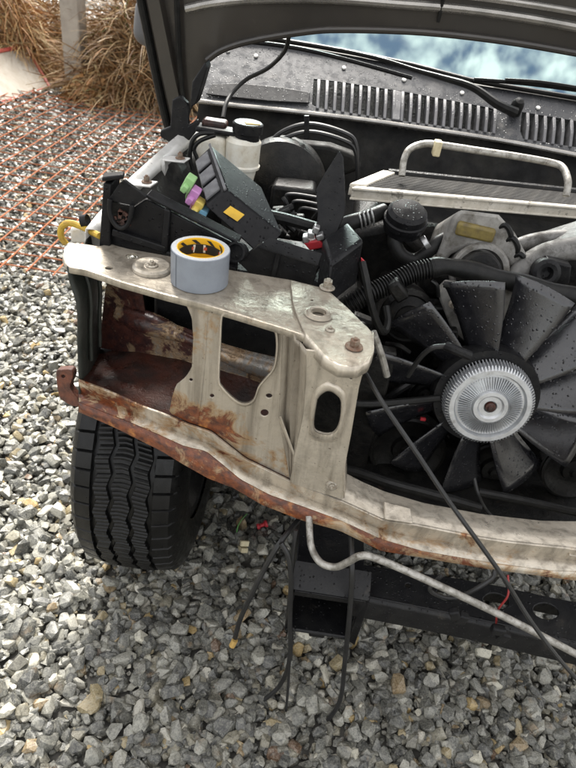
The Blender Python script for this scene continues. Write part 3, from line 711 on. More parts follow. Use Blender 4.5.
# ---- front wheel
wx, wy, TR = -.312, 1.195, .365
whl = empty('front_wheel', (wx, wy, TR)); put(whl, car)
def tyre_mesh():
    Wd = .118; N = 660; PER = 6                       # 110 tread pitches of six rows
    tri = lambda s: abs((s % 1) - .5) * 4 - 1
    cols = []                                         # (axial, radius, zigzag share, groove, slot depth)
    for k in range(9): t = k / 8; cols.append((-Wd - .010 * math.sin(t * math.pi), .225 + .108 * t, 0, 0, 0))
    cols += [(-Wd + .004, .340, 0, 0, .0), (-Wd + .010, .348, 0, 0, .004), (-Wd + .016, .354, .0, 0, .006)]
    edges = [-.098, -.066, -.0575, -.026, -.018, .018, .026, .0575, .066, .098]
    for b_ in range(9):
        a0_, a1_ = edges[b_], edges[b_ + 1]; gr = b_ % 2
        dz = (0, .6, 1, 1, 1, 1, 1, .6, 0)[b_]
        m_ = 3 if gr else 6
        for k in range(m_):
            t = (k + .06 + .88 * k / (m_ - 1) - k * 1.0 + k) / (m_ + .0) if False else k / (m_ - 1)
            ax = a0_ + (a1_ - a0_) * (.04 + .92 * t if not gr else .02 + .96 * t)
            cols.append((ax, TR - .011 * abs(ax / .098) ** 2.4, dz if 0 < k < m_ - 1 or gr else dz, gr, .0055 if b_ in (0, 8) else .003))
    left = cols[:12]; cols = cols + [(-a, r, z, g, d) for a, r, z, g, d in reversed(left)]
    V, Fc = [], []
    for i in range(N):
        ph = (i % PER); pitch = i / PER
        for (ax, r, dz, gr, sl) in cols:
            skew = .35 * ax / .098 if abs(ax) > .06 else -.9 * abs(ax) / .098
            a = 2 * math.pi * (i + skew * PER * .9) / N
            rr = r - (.010 if gr else 0)
            if not gr and sl and ph == 0 and (abs(ax) < .06 or int(pitch) % 2 == 0): rr = r - sl
            if not gr and sl and ph == 3 and abs(ax) < .06: rr = r - .002
            x = ax + dz * .0045 * tri(pitch / 3 + (.25 if ax > 0 else 0))
            V.append(Vector((wx + x, wy + rr * math.sin(a), TR + rr * math.cos(a))))
    m_ = len(cols)
    for i in range(N):
        j = (i + 1) % N
        for k in range(m_ - 1): Fc.append((i * m_ + k, i * m_ + k + 1, j * m_ + k + 1, j * m_ + k))
    return V, Fc
ty = mk('tyre', tyre_mesh(), M('wet_tyre_rubber', (.004, .004, .004), (.007, .007, .007), scale=30, rough=.24, rough2=.5, spec=.3, bump=.2, bscale=400, dirt=(.015, .014, .012), dirt_lo=.62, dirt_hi=.8, dscale=60), whl, ang=25)
mk('rim', lathe((wx, wy, TR), (1, 0, 0), [(.02, .05), (.16, .05), (.19, .085), (.20, .11), (.226, .112), (.226, -.11), (.2, -.108), (.18, -.04), (.12, -.03), (.06, -.05), (.02, -.05)], 40), MT['chassis'], whl)

# the far corner of the nose is the same pressing, mirrored about the centre line
for o in [c for c in car.children if c.type == 'MESH' and c.name.split('.')[0] in ('pocket_side_wall', 'pocket_back_wall', 'inner_rail', 'pocket_floor', 'headlamp_web', 'opening_rim', 'pillar_side_ribs', 'radiator_pillar', 'slot_rim', 'pillar_return', 'slam_panel', 'slam_front_lip', 'nose_bracket', 'nose_lip', 'corner_bracket')]:
    d = o.copy(); COL.objects.link(d); d.parent = car; d.matrix_parent_inverse = o.matrix_parent_inverse.copy()
    d.location.x = 2 * CXW - o.location.x; d.scale.x = -1
    if 'label' in d: del d['label']
# ---- chassis: rail end, crossmember
def ringrect(x0, x1, z0, z1, y): return [Vector((x0, y, z0)), Vector((x1, y, z0)), Vector((x1, y, z1)), Vector((x0, y, z1)), Vector((x0, y, z0))]
rp = on(294, 584, Y=.715); rq = on(350, 639, Y=.715)
x0, x1, z1, z0 = rp.x, rq.x, rp.z, rq.z
t_ = .006
rail = P('chassis_rail', loft([ringrect(x0 + t_, x1 - t_, z0 + t_, z1 - t_ - .012, .98), ringrect(x0 + t_, x1 - t_, z0 + t_, z1 - t_ - .012, .715), ringrect(x0, x1, z0, z1, .712), ringrect(x0, x1, z0, z1, 1.6)]), 'chassis', bevel=.002)
P('rail_cap', box(((x0 + x1) / 2, .99, (z0 + z1) / 2), (x1 - x0 - .002, .01, z1 - z0 - .002)), 'chassis', rail)
P('rail_collar', prism([(x0 - .006, .70, z1 + .002), (x1 + .008, .70, z1 + .002), (x1 + .008, .742, z1 + .028), (x0 - .004, .742, z1 + .028)], (0, .004, .006)), 'chassis', rail, bevel=.003)
P('rail_lip', prism([(x0 + .002, .708, z1 - .026), (x1 - .002, .708, z1 - .026), (x1 - .002, .699, z1 + .001), (x0 + .002, .699, z1 + .001)], (0, .004, 0)), 'chassis', rail, bevel=.0015)
P('side_lip', prism([(x1 - .004, .709, z0), (x1 + .010, .702, z0), (x1 + .010, .702, z1), (x1 - .004, .709, z1)], (0, .005, 0)), 'chassis', rail, bevel=.0015)
bolt(on(318, 606, Y=.80), (0, -1, .35), r=.011, h=.014, washer=.018, mat='rust_bolt', parent=rail)
P('bracket', tube([on(317, 615, Y=.79), on(316, 622, Y=.77), on(317, 628, Y=.76)], lambda t: .009 - .003 * t, 8, 4), 'cream_p', rail)
P('bracket_foot', box(on(317, 632, Y=.765), (.035, .02, .014)), 'chassis', rail, bevel=.003)
ZC = .445
xo = [(354, 563), (400, 570), (450, 577), (500, 586), (545, 596), (576, 602), (680, 622)]; xi = [(354, 594), (400, 603), (450, 613), (500, 624), (545, 635), (576, 642), (680, 666)]
cm = P('front_crossmember', plate(dense(xi + xo[::-1], 90), [circ(546, 611, 13, 8, rot=.2), circ(496, 601, 13, 8, rot=.2), circ(447, 594, 11, 6.5, rot=.2), circ(408, 585, 3, 2)], lambda x, y: on(x, y, Z=ZC), (0, 0, -.005)), 'chassis', bevel=.0015)
fi = interp_poly([on(x, y, Z=ZC) for x, y in xi], 24); fo_ = interp_poly([on(x, y, Z=ZC) for x, y in xo], 24)
solid(P('crossmember_face', loft([[p + Vector((0, .004, -.001)) for p in fi], [p + Vector((0, -.004, -.004)) for p in fi], [p + Vector((0, -.006, -.012)) for p in fi], [p + Vector((0, -.002, -.066)) for p in fi], [p + Vector((0, .02, -.072)) for p in fi]]), 'chassis', cm, ang=60), .003)
solid(P('crossmember_rear', loft([[p + Vector((0, -.001, -.002)) for p in fo_], [p + Vector((0, .002, -.055)) for p in fo_]]), 'chassis', cm), .003)
P('subframe', join(box((.45, 1.42, .36), (.95, .42, .12)), box((.10, 1.25, .40), (.06, .75, .09)), box((.74, 1.15, .40), (.06, .9, .09))), 'chassis', bevel=.008)
P('steering_link', tube([(-.16, 1.33, .36), (.1, 1.36, .36), (.5, 1.36, .36)], .014, 8, 4), 'chassis')
st = [(309, 516, .77), (311, 545, .73), (320, 562, .695), (335, 567, .685), (348, 562, .675), (360, 556, .672), (375, 558, .668), (420, 577, .655), (480, 605, .645), (540, 635, .635), (640, 688, .625)]
P('silver_pipe', tube([on(x, y, Y=d) for x, y, d in st], .0066, 12, 8), 'silver_tube')

# ---- wing (fender), inner wing, bulkhead
wo = [(86, 229, .98), (105, 206, .99), (130, 178, 1.0), (150, 160, 1.01), (172, 140, 1.02), (190, 126, 1.03)]
wi = [(101, 233, .972), (115, 209, .982), (139, 183, .992), (159, 165, 1.002), (185, 144, 1.012), (202, 130, 1.02)]
wo = interp_poly([on(x, y, Z=z) for x, y, z in wo], 20); wi = interp_poly([on(x, y, Z=z) for x, y, z in wi], 20)
wing = P('front_wing', loft([[p + Vector((.006, 0, -.13)) for p in wo], [p + Vector((-.004, 0, -.03)) for p in wo], [p + Vector((-.002, 0, -.010)) for p in wo], wo, [a.lerp(b, .5) + Vector((0, 0, .003)) for a, b in zip(wo, wi)], wi, [p + Vector((.004, 0, -.012)) for p in wi]]), 'wing', ang=60); solid(wing, .002)
wq = [p for p in wi if p.y > 1.08]
solid(P('inner_wing', loft([[p + Vector((.003, 0, -.012)) for p in wq], [p + Vector((.03, 0, -.05)) for p in wq], [p + Vector((.05, 0, -.06)) for p in wq], [p + Vector((.07, 0, -.34)) for p in wq]]), 'bay', ang=60), .003)
for o in [c for c in car.children if c.name.split('.')[0] in ('front_wing', 'inner_wing')]:
    d = o.copy(); COL.objects.link(d); d.parent = car; d.matrix_parent_inverse = o.matrix_parent_inverse.copy()
    d.location.x = 2 * CXW - o.location.x; d.scale.x = -1
for (cx_, cy_, Yd) in ((142, 184, 1.2), (176, 160, 1.36)):
    c_ = on(cx_, cy_, Y=Yd)
    tb = P('wing_tab', prism([c_ + Vector(v) for v in ((-.03, -.012, 0), (.022, -.016, .004), (.028, .02, .004), (-.02, .024, 0))], (0, 0, -.004)), 'wing', bevel=.0015)
    P('tab_leg', prism([c_ + Vector(v) for v in ((-.03, -.012, 0), (-.022, -.014, 0), (-.022, -.012, -.05), (-.03, -.01, -.05))], (0, .03, 0)), 'wing', tb)
    bolt(c_ + Vector((.008, .006, .003)), r=.006, h=.009, washer=.011, parent=tb, mat='rust_bolt')
# bulkhead with a stepped face
P('floor_pan', box((CXW, 3.5, .33), (1.6, 3.7, .06)), 'bay')
bz = [(1.62, .26), (1.62, .55), (1.66, .80), (1.80, .86), (1.84, .98), (1.87, 1.03), (1.885, 1.05)]
P('bulkhead', loft([[Vector((x, y, z)) for x in np.linspace(-.38, 1.25, 12)] for y, z in bz]), 'bay', ang=40)
P('bulkhead_pad', prism([on(x, y, Y=1.70) for x, y in [(278, 150), (300, 143), (330, 146), (355, 155), (362, 170), (340, 178), (300, 172), (280, 168)]], (0, .05, 0)), 'bay', bevel=.012, seg=3)
P('heat_shield', prism([on(x, y, Y=1.5) for x, y in [(272, 185), (315, 190), (318, 238), (280, 240), (268, 215)]], (0, .08, 0)), 'engine_dark', bevel=.01)
for k in range(3):
    q = [(284 + k * 6, 232, 1.48), (286 + k * 6, 202 + k * 7, 1.48), (291 + k * 6, 194 + k * 7, 1.48), (330, 200 + k * 7, 1.48)]
    P('loom_pipe', tube([on(x, y, Y=d) for x, y, d in q], .0045, 8, 6), 'cable')
for k, dy in enumerate((0, 8)):
    q = [(262, 172 + dy, 1.66), (268, 148 + dy, 1.66), (282, 132 + dy, 1.66), (310, 124 + dy, 1.66), (345, 133 + dy, 1.66), (356, 145 + dy, 1.66), (358, 175 + dy, 1.66)]
    P('brake_pipe', tube([on(x, y, Y=d) for x, y, d in q], .006, 8, 8), 'cable')
P('pipe_clip', prism([on(x, y, Y=1.65) for x, y in [(304, 116), (309, 116), (309, 140), (304, 140)]], (0, .01, 0)), 'black', bevel=.001)

# ---- cowl, louvres, windscreen, wipers
cp0 = Vector((0, 1.87, 1.07)); cn = Vector((0, -.53, .848)).normalized()
def oncowl(px, py, h=0.0): return onplane(px, py, cp0 + cn * h, cn)
lip = [(197, 101), (240, 106), (280, 110), (360, 119.5), (420, 128), (504, 141), (576, 155), (660, 171)]
glassb = [(222, 38), (266, 41), (310, 48), (360, 57), (412, 68), (473, 84), (576, 101), (660, 114)]
g1t = [(314, 79), (340, 82), (405, 92), (496, 109)]; g1b = [(496, 133), (405, 121), (340, 111), (312, 107)]
g2t = [(522, 112), (576, 121), (640, 132)]; g2b = [(640, 158), (576, 147), (520, 138)]
cw = P('cowl_panel', plate(dense(lip + [(200, 72), (210, 52)][::-1][:0] + glassb[::-1] + [(208, 56), (200, 80)], 120), [dense(g1t + g1b, 50), dense(g2t + g2b, 30)], lambda x, y: oncowl(x, y), cn * -.004), 'cowl', bevel=.001)
P('cowl_well', join(prism([oncowl(x, y, -.035) for x, y in [(308, 73), (500, 104), (500, 138), (306, 112)]], cn * -.004), prism([oncowl(x, y, -.035) for x, y in [(516, 106), (650, 128), (650, 164), (514, 143)]], cn * -.004)), 'engine_dark', cw)
def slat(xa):
    grp = xa < 505
    T, B = (g1t, g1b[::-1]) if grp else (g2t, g2b[::-1])
    yt = float(np.interp(xa, *np.array(T).T)); yb = float(np.interp(xa - 1.5, *np.array(B).T))
    a, b_ = oncowl(xa, yt - .4, .004), oncowl(xa - 1.5, yb + .4, .004)
    mid = a.lerp(b_, .5) + cn * .006; w_ = .0045
    V = []
    for p in (a, mid, b_): V += [p + Vector((-w_, 0, 0)), p + Vector((w_, 0, 0)), p + Vector((w_, 0, 0)) - cn * .03, p + Vector((-w_, 0, 0)) - cn * .03]
    Fc = [(0, 3, 2, 1), (8, 9, 10, 11)]
    for k in (0, 4):
        for j in range(4): Fc.append((k + j, k + (j + 1) % 4, k + 4 + (j + 1) % 4, k + 4 + j))
    return V, Fc
for xa in np.arange(319, 496, 8.4):
    P('slat', slat(xa), 'slat', cw, bevel=.001, seg=1)
for xa in np.arange(528, 640, 8.8):
    P('slat', slat(xa), 'slat', cw, bevel=.001, seg=1)
for q in ([(394, 90), (402, 91.5), (400, 120), (392, 119)],):
    P('grille_divider', prism([oncowl(x, y, .008) for x, y in q], cn * -.02), 'slat', cw, bevel=.002)
P('cowl_seal', tube([oncowl(x, y, .004) for x, y in lip], .0065, 10, 6), 'edge_highlight')  # silver stands for the highlight along the rubber seal
P('seal_channel', loft([[oncowl(x, y, -.004) + Vector((0, -.012, 0)) for x, y in lip], [oncowl(x, y, -.03) + Vector((0, -.016, 0)) for x, y in lip]]), 'black')
P('cowl_recess_shade', prism([oncowl(x, y, .004) for x, y in [(212, 85), (240, 84), (280, 88), (310, 93), (309, 104), (270, 102), (230, 98), (206, 95)]], cn * .004), 'black_wet', cw, bevel=.002)  # raised black wedge painting the shade of a recess in the cowl
for (x_, y_) in ((228, 51), (256, 56), (344, 68), (404, 80), (462, 93), (538, 108)):
    P('cowl_clip', lathe(oncowl(x_, y_, .001), cn, [(.007, 0), (.006, .003), (.0005, .004)], 10), 'print_white', cw)
m, nt, b = newmat('windscreen_glass')
b.inputs['Base Color'].default_value = (.008, .014, .014, 1); b.inputs['Roughness'].default_value = .04
gls = ND(nt, 'ShaderNodeBsdfGlossy', {'Color': (.72, .97, .97, 1), 'Roughness': .03}); gmx = ND(nt, 'ShaderNodeMixShader', {0: .45, 1: b.outputs[0], 2: gls.outputs[0]})
nt.links.new(gmx.outputs[0], nt.nodes['Material Output'].inputs['Surface'])
gpos2 = ND(nt, 'ShaderNodeNewGeometry').outputs['Position']
nt.links.new(ND(nt, 'ShaderNodeBump', {'Height': noise(nt, gpos2, 6, 3), 'Strength': .03, 'Distance': .02}).outputs[0], b.inputs['Normal'])
MT['glass'] = m
gb = interp_poly([oncowl(x, y, .004) for x, y in glassb], 24); gup = Vector((0, .80, .60))
gnv = Vector((0, -.60, .80)) * .005
ws = P('windscreen', loft([[p + gup * .012 for p in gb], [p + gup * .8 for p in gb], [p + gup * .8 - gnv for p in gb], [p + gup * .012 - gnv for p in gb]], closed=True), 'glass', ang=30)
tag(ws, 'windscreen mirroring a cloudy sky')
P('glass_seal', tube([p + gup * .008 + Vector((0, -.004, .003)) for p in gb], .007, 8, 1, sm=False), 'rubber')
wa = [(516, 113, .03), (497, 104, .045), (472, 87, .05), (440, 77, .045), (412, 69, .045), (380, 59, .05), (340, 50, .05)]
w1 = empty('wiper', oncowl(516, 113, .02)); put(w1, car)
P('wiper_arm', tube([oncowl(x, y, h) for x, y, h in wa], lambda t: .014 - .008 * min(1, t * 1.6), 8, 6), 'rubber', w1)
P('pivot_cap', lathe(oncowl(514, 112, .0), cn, [(.02, 0), (.018, .03), (.012, .042), (.0005, .044)], 16), 'rubber', w1)
wb = [(232, 40, .055), (290, 47, .06), (340, 58, .055), (412, 78, .05)]
P('wiper_blade', tube([oncowl(x, y, h) for x, y, h in wb], .006, 6, 5), 'black', w1)
w2 = empty('wiper', oncowl(620, 100, .02)); put(w2, car)
wb2 = [(474, 79.5, .05), (520, 83, .06), (576, 90, .06), (640, 100, .05)]
P('wiper_blade', tube([oncowl(x, y, h) for x, y, h in wb2], .006, 6, 5), 'black', w2)
P('wiper_arm', tube([oncowl(x, y, h) for x, y, h in [(505, 80, .07), (545, 83, .075), (600, 93, .06), (650, 110, .03)]], .006, 6, 5), 'rubber', w2)

# ---- bonnet, raised
hn = Vector((0, -.97, -.243)).normalized(); hu = Vector((0, -.243, .97)).normalized(); hp = Vector((0, 1.70, 1.05))
def onhood(px, py, off=0.0): return onplane(px, py, hp + hn * off, hn)
he = [(147, 20), (156, 70), (166, 120), (171, 136), (178, 140), (184, 137), (188, 118), (197, 96), (202, 76), (207, 62), (222, 52), (250, 43), (300, 34.5), (340, 31.5), (422, 34), (504, 43), (576, 55), (640, 67)]
hw = [onhood(x, y) for x, y in he]
def hs(p): return (p.x, (p - hp).dot(hu))
h2 = [hs(p) for p in hw]
xl = h2[0][0]; xr = 2 * CXW - xl
right = [(xr - .01, h2[3][1] + .02), (xr, .25)]
outl = [(xl + .06, 1.02)] + [(xl + .002, .6)] + h2 + right + [(xr - .002, .6), (xr - .06, 1.02)]
hmap = lambda x, s: Vector((x, hp.y, hp.z)) + hu * s + Vector((0, -hp.y + hp.y, 0))
hood = P('bonnet', plate(dense(outl, 160), [], hmap, hn * -.006), 'hood', bevel=.003)
tag(hood, 'dark bronze bonnet standing open, seen from its underside')
P('bonnet_skin', plate(dense([(x * 1.0 + (.012 if x > CXW else -.012), s + (.006 if s < .6 else .01)) for x, s in outl], 160), [], lambda x, s: hmap(x, s) - hn * .03, hn * -.004), 'hood', hood, bevel=.004)
le = [(138, -30), (141, 0), (147, 30), (156, 75), (166, 120), (172, 138)]
P('bonnet_edge_seal', tube([onhood(x, y, .012) for x, y in le], .011, 10, 6), 'rubber', hood)
P('bonnet_side_flange', loft([[onhood(x + 3, y, .0) for x, y in le], [onhood(x + 6, y, .03) for x, y in le], [onhood(x + 18, y, .03) for x, y in le], [onhood(x + 23, y, .001) for x, y in le]]), 'hood', hood)
P('bonnet_brace', tube([onhood(x, y, .02) for x, y in [(176, -20), (178, 30), (180, 70), (184, 110), (188, 132)]], .007, 8, 6), 'rubber', hood)
P('bonnet_ridge', tube([onhood(x, y, .004) for x, y in [(186, 9), (215, 3), (260, -1), (330, -1), (400, 4), (460, 9), (520, 17), (576, 27), (640, 40)]], .010, 10, 6), 'edge_highlight', hood)  # ridge of the dark bonnet, its highlight put into the colour
P('bonnet_ridge', tube([onhood(x, y, .004) for x, y in [(430, -8), (500, 0), (576, 12), (640, 25)]], .007, 10, 6), 'edge_highlight', hood)  # second ridge, highlight likewise in the colour
P('bonnet_rear_lip', tube([onhood(x, y - 2, .004) for x, y in he[9:]], .008, 10, 5), 'hood', hood)
P('hinge', join(prism([on(x, y, Y=1.52) for x, y in [(160, 131), (170, 127), (172, 100), (180, 96), (188, 104), (188, 126), (197, 120), (199, 128), (188, 142), (176, 148), (170, 143), (160, 137)]], (0, .02, 0)), prism([on(x, y, Y=1.50) for x, y in [(192, 82), (205, 62), (207, 68), (200, 92), (196, 104), (190, 108)]], (0, .05, 0))), 'black', bevel=.003)
P('washer_hose', tube([on(x, y, Y=d) for x, y, d in [(290, 12, 1.66), (289, 35, 1.68), (284, 52, 1.70), (268, 68, 1.74), (247, 79, 1.76), (233, 92, 1.74), (226, 104, 1.70), (223, 118, 1.66)]], .0055, 8, 8), 'rubber')
P('bonnet_bump_stop', tube([onhood(x, y, .01) for x, y in [(443, 0), (440, 14), (438, 22)]], .004, 8, 4), 'rubber', hood)
# cabin behind the raised bonnet
def section(y, zr, xin):
    return [Vector((CXW + sx * a, y, z)) for sx, seq in ((-1, ((.80, .34), (.83, .62), (.83, .98), (.80, 1.06), (.80 - xin * .5, (zr + 1.06) / 2), (.80 - xin, zr - .03), (.50, zr))), (1, ((.50, zr), (.80 - xin, zr - .03), (.80 - xin * .5, (zr + 1.06) / 2), (.80, 1.06), (.83, .98), (.83, .62), (.80, .34)))) for a, z in seq]
P('cabin', loft([section(2.75, 1.52, .16), section(2.95, 1.68, .17), section(3.4, 1.76, .17), section(4.6, 1.76, .17), section(5.3, 1.70, .18)]), 'hood')
P('door_skin', join(*[prism([(CXW + sx * .825, 1.95, .36), (CXW + sx * .835, 2.76, .36), (CXW + sx * .835, 2.76, 1.05), (CXW + sx * .80, 2.1, 1.06), (CXW + sx * .79, 1.95, 1.03)], (-sx * .02, 0, 0)) for sx in (-1, 1)]), 'hood', bevel=.006)
P('windscreen_pillar', join(*[tube([(CXW + sx * .76, 2.1, 1.08), (CXW + sx * .70, 2.45, 1.33), (CXW + sx * .64, 2.80, 1.54)], .03, 8, 4) for sx in (-1, 1)]), 'hood')
# door mirror beyond the bonnet
mc = on(163, 26, Y=2.45)
P('door_mirror', box(mc, (.20, .11, .155), Matrix.Rotation(.12, 3, 'Y')), 'grey_mirror', bevel=.045, seg=6)

P('mirror_arm', tube([mc + Vector((.06, .0, -.05)), mc + Vector((.13, .02, -.11)), (CXW - .80, mc.y + .03, 1.0)], .022, 10, 5), 'grey_mirror')

# ---- fuse box, trough and connectors on the inner wing
def pp(pts, Y): return [on(x, y, Y=Y) for x, y in pts]
tr = P('fuse_tray', join(
    prism(pp([(110, 226), (133, 208), (146, 199), (200, 227), (238, 246), (237, 274), (230, 273), (168, 259), (110, 248)], 1.01), (0, .010, 0)),
    prism(pp([(103, 183), (111, 184), (110, 250), (99, 248)], .995), (0, .05, 0)),
    prism([on(x, y, Y=Yd) for x, y, Yd in [(102, 182, .985), (124, 179, .985), (125, 176, 1.04), (104, 177, 1.04)]], (0, 0, .008))), 'black_wet', bevel=.0025)
tp = [(146, 198), (170, 210), (200, 225), (238, 245)]
P('tray_rim', prism([on(x, y, Y=1.003) for x, y in tp] + [on(x, y, Y=1.003) + Vector((.003, .026, .002)) for x, y in reversed(tp)], (0, 0, .006)), 'black_wet', tr, bevel=.002)
P('tray_rib', prism(pp([(164, 209), (170, 211), (167, 258), (160, 256)], 1.0), (0, .012, 0)), 'black', tr, bevel=.002)
P('tray_rib', prism(pp([(112, 229), (165, 247), (166, 254), (111, 236)], .998), (0, .014, 0)), 'black', tr, bevel=.002)
P('tray_rib', prism(pp([(166, 252), (236, 268), (235, 273), (166, 258)], .998), (0, .014, 0)), 'black', tr, bevel=.002)
us = [(110, 199), (110, 212), (114, 223), (121, 228), (128, 224), (131, 213), (132, 205)]
P('clip_socket', join(tube(pp(us, .985), .0045, 8, 5), prism(pp([(108, 200), (133, 206), (146, 197), (124, 180), (119, 184)], .99), (0, .008, .0))), 'black', tr, bevel=.001)
P('socket_back', prism(pp([(110, 202), (132, 206), (131, 215), (127, 225), (121, 228), (114, 223), (110, 212)], 1.0), (0, .006, 0)), 'engine_dark', tr)
random.seed(5)
P('leaf_litter', join(*[box(on(random.uniform(113, 128), random.uniform(212, 225), Y=.988), (.012, .003, .006), Matrix.Rotation(random.uniform(0, 3), 3, 'Y')) for _ in range(12)]), 'rust_dark', tr)
A = on(211, 145, Y=1.26); B = on(262, 187, Y=1.24); C = on(283, 234, Y=1.12); D = on(227, 190, Y=1.13)
A1 = on(194, 161, Y=1.22); D1 = on(206, 207, Y=1.09); C1 = on(262, 258, Y=1.07); B1 = B + (A1 - A) * .9 + (C1 - C) * .1
fb_ = P('fuse_box', hexa([A1, B1, C1, D1, A, B, C, D]), 'black_wet', bevel=.004)
P('lid_edge', prism([A, D, D + (D1 - D) * .12, A + (A1 - A) * .12], (D - A).cross(A1 - A).normalized() * (.006 if (D - A).cross(A1 - A).x < 0 else -.006)), 'grey_p', fb_, bevel=.001)
en = (D - A).cross(A1 - A).normalized()
if en.x > 0: en = -en
for k in range(3):
    f = .10 + k * .30
    a_ = A.lerp(D, f).lerp(A1.lerp(D1, f), .25); b_ = A.lerp(D, f + .22).lerp(A1.lerp(D1, f + .22), .25)
    c_ = A.lerp(D, f + .22).lerp(A1.lerp(D1, f + .22), .92); d_ = A.lerp(D, f).lerp(A1.lerp(D1, f), .92)
    P('latch', prism([a_, b_, c_, d_], en * .007), 'grey_p', fb_, bevel=.002)
sq = [D.lerp(C, .20).lerp(D1.lerp(C1, .20), .40), D.lerp(C, .42).lerp(D1.lerp(C1, .42), .32), D.lerp(C, .42).lerp(D1.lerp(C1, .42), .66), D.lerp(C, .20).lerp(D1.lerp(C1, .20), .74)]
fnn = (C - D).cross(D1 - D).normalized(); fnn = fnn if fnn.y < 0 else -fnn
P('yellow_sticker', prism([p + fnn * .0015 for p in sq], fnn * .0008), 'yellow', fb_)
for (x_, y_, c_, w_, h_) in ((189, 183, 'green_p', .018, .028), (194, 195, 'pink_p', .018, .028), (199, 205, 'yellow_p', .018, .022), (196, 210, 'yellow_p', .016, .016), (203, 212, 'blue_p', .018, .018)):
    P('connector', join(box(on(x_, y_, Y=1.12), (w_, .03, h_), Matrix.Rotation(.45, 3, 'Y')), box(on(x_ - 4, y_ + 5, Y=1.102), (w_ * .6, .02, h_ * .5), Matrix.Rotation(.6, 3, 'Y'))), c_, bevel=.002)
for k, (x_, y_) in enumerate(((188, 190), (192, 203), (197, 214))):
    P('lead', tube([on(x_, y_, Y=1.12), on(x_ - 1, y_ + 10, Y=1.14), on(x_ + 8, y_ + 20, Y=1.18)], .0025, 6, 5), ('green_p', 'pink_p', 'yellow_p')[k])
# flap standing up, right-hand trough and cover
fv = [(338.5, 151.6), (342, 158), (343.5, 180), (344.5, 211), (336, 236), (323, 260), (312, 280), (313, 250), (317.5, 214), (315.5, 190), (325, 173)]
P('open_flap', prism([on(x, y, Y=1.10 + .10 * (280 - y) / 130) for x, y in fv], (.003, .006, 0)), 'black', bevel=.0012)
P('relay_tray', join(prism(pp([(238, 262), (258, 246), (262, 244), (318, 264), (313, 286), (252, 276)], 1.01), (0, .012, 0)), prism([on(x, y, Z=z) for x, y, z in [(258, 246, 1.005), (318, 264, 1.005), (322, 253, 1.022), (270, 237, 1.022)]], (0, 0, -.005))), 'black', bevel=.003)
P('tray_rib', prism(pp([(276, 250), (281, 252), (275, 281), (270, 280)], 1.0), (0, .012, 0)), 'black', bevel=.002)
P('round_connector', lathe(on(236, 252, Y=.99), (-.2, -1, .4), [(.018, -.02), (.018, .004), (.014, .004), (.014, -.006), (.0005, -.006)], 20), 'black')
for (x_, y_) in ((222, 244), (228, 250), (233, 243), (225, 254)):
    P('terminal', lathe(on(x_, y_, Y=1.02), (0, -1, .5), [(.006, -.02), (.006, .004), (.0005, .006)], 8), 'engine_dark')
tpz = [on(x, y, Z=.995) for x, y in [(322, 240), (346, 231), (362, 250), (330, 264)]]
tpz = [p + Vector((0, 0, .022 if i_ in (1, 2) else 0)) for i_, p in enumerate(tpz)]
P('terminal_cover', hexa([p + Vector((.004, -.004, -.09)) for p in tpz] + tpz), 'black_wet', bevel=.008, seg=3)
P('red_tag', prism(pp([(361, 258), (366, 263), (361, 266)], 1.06), (0, .006, 0)), 'red_p', bevel=.001)
P('red_terminal', prism(pp([(303, 243), (320, 240), (324, 248), (310, 251)], 1.12), (0, .03, 0)), 'red_p', bevel=.003)
for (x_, y_) in ((311, 234), (316, 229), (320, 236), (306, 238)):
    P('terminal_clamp', box(on(x_, y_, Y=1.13), (.014, .02, .012), Matrix.Rotation(x_, 3, 'Y')), 'alu', bevel=.002)
P('loom', tube([on(x, y, Y=d) for x, y, d in [(262, 214, 1.2), (285, 219, 1.2), (310, 226, 1.2), (330, 232, 1.2)]], .012, 10, 6), 'rubber')
P('battery_lead', tube([on(x, y, Y=d) for x, y, d in [(362, 262, 1.06), (366, 280, 1.04), (370, 300, 1.03), (377, 322, 1.03), (384, 332, 1.04), (388, 322, 1.06), (386, 306, 1.08)]], .0075, 8, 7), 'rubber')
P('steel_pipe', tube([on(x, y, Y=d) for x, y, d in [(373, 332, .93), (378, 345, .93), (383, 360, .93), (387, 376, .93)]], .0065, 10, 5), 'silver_tube')
P('yellow_hose', tube([on(x, y, Y=d) for x, y, d in [(66, 244, 1.04), (61, 236, 1.04), (62, 227, 1.04), (69, 223, 1.04), (80, 226, 1.04), (92, 232, 1.02), (100, 236, 1.0)]], .0062, 10, 7), 'hose_yellow')
P('hose_clip', lathe(on(85, 221, Y=1.04), (1, 0, .3), [(.012, -.006), (.012, .006)], 12), 'black')
P('wing_end', prism(pp([(69, 228), (84, 226), (92, 244), (70, 244)], 1.07), (0, .03, 0)), 'wing', bevel=.006)
# brake fluid reservoir
rc = on(243, 150, Y=1.52)
rsv = empty('brake_reservoir', rc - Vector((0, 0, .08))); put(rsv, car)
P('bottle', lathe(rc, (0, 0, 1), [(.0005, -.085), (.030, -.08), (.036, -.05), (.036, -.042), (.044, -.040), (.045, -.034), (.042, -.03), (.043, .022), (.036, .032), (.0005, .034)], 28), 'white_plastic', rsv)
P('cap', lathe(rc + Vector((.008, -.004, .03)), (0, 0, 1), [(.030, -.004), (.031, .012), (.036, .014), (.037, .034), (.033, .037), (.0005, .037)], 28), 'black', rsv)
P('cap_label', prism([rc + Vector((.008 + a, -.004 + b_, .0675)) for a, b_ in ((-.002, -.022), (.03, -.012), (.03, -.002), (-.006, -.010))], (0, 0, .001)), 'yellow', rsv)
tk = on(213, 150, Y=1.54)
P('tank', box(tk, (.075, .08, .085)), 'white_plastic', rsv, bevel=.016, seg=4)
P('strap', box(tk + Vector((.025, -.01, .052)), (.13, .05, .012)), 'black', rsv, bevel=.004)
P('filler', box(tk + Vector((.0, .012, .06)), (.06, .04, .02)), 'rust_dark', rsv, bevel=.006)
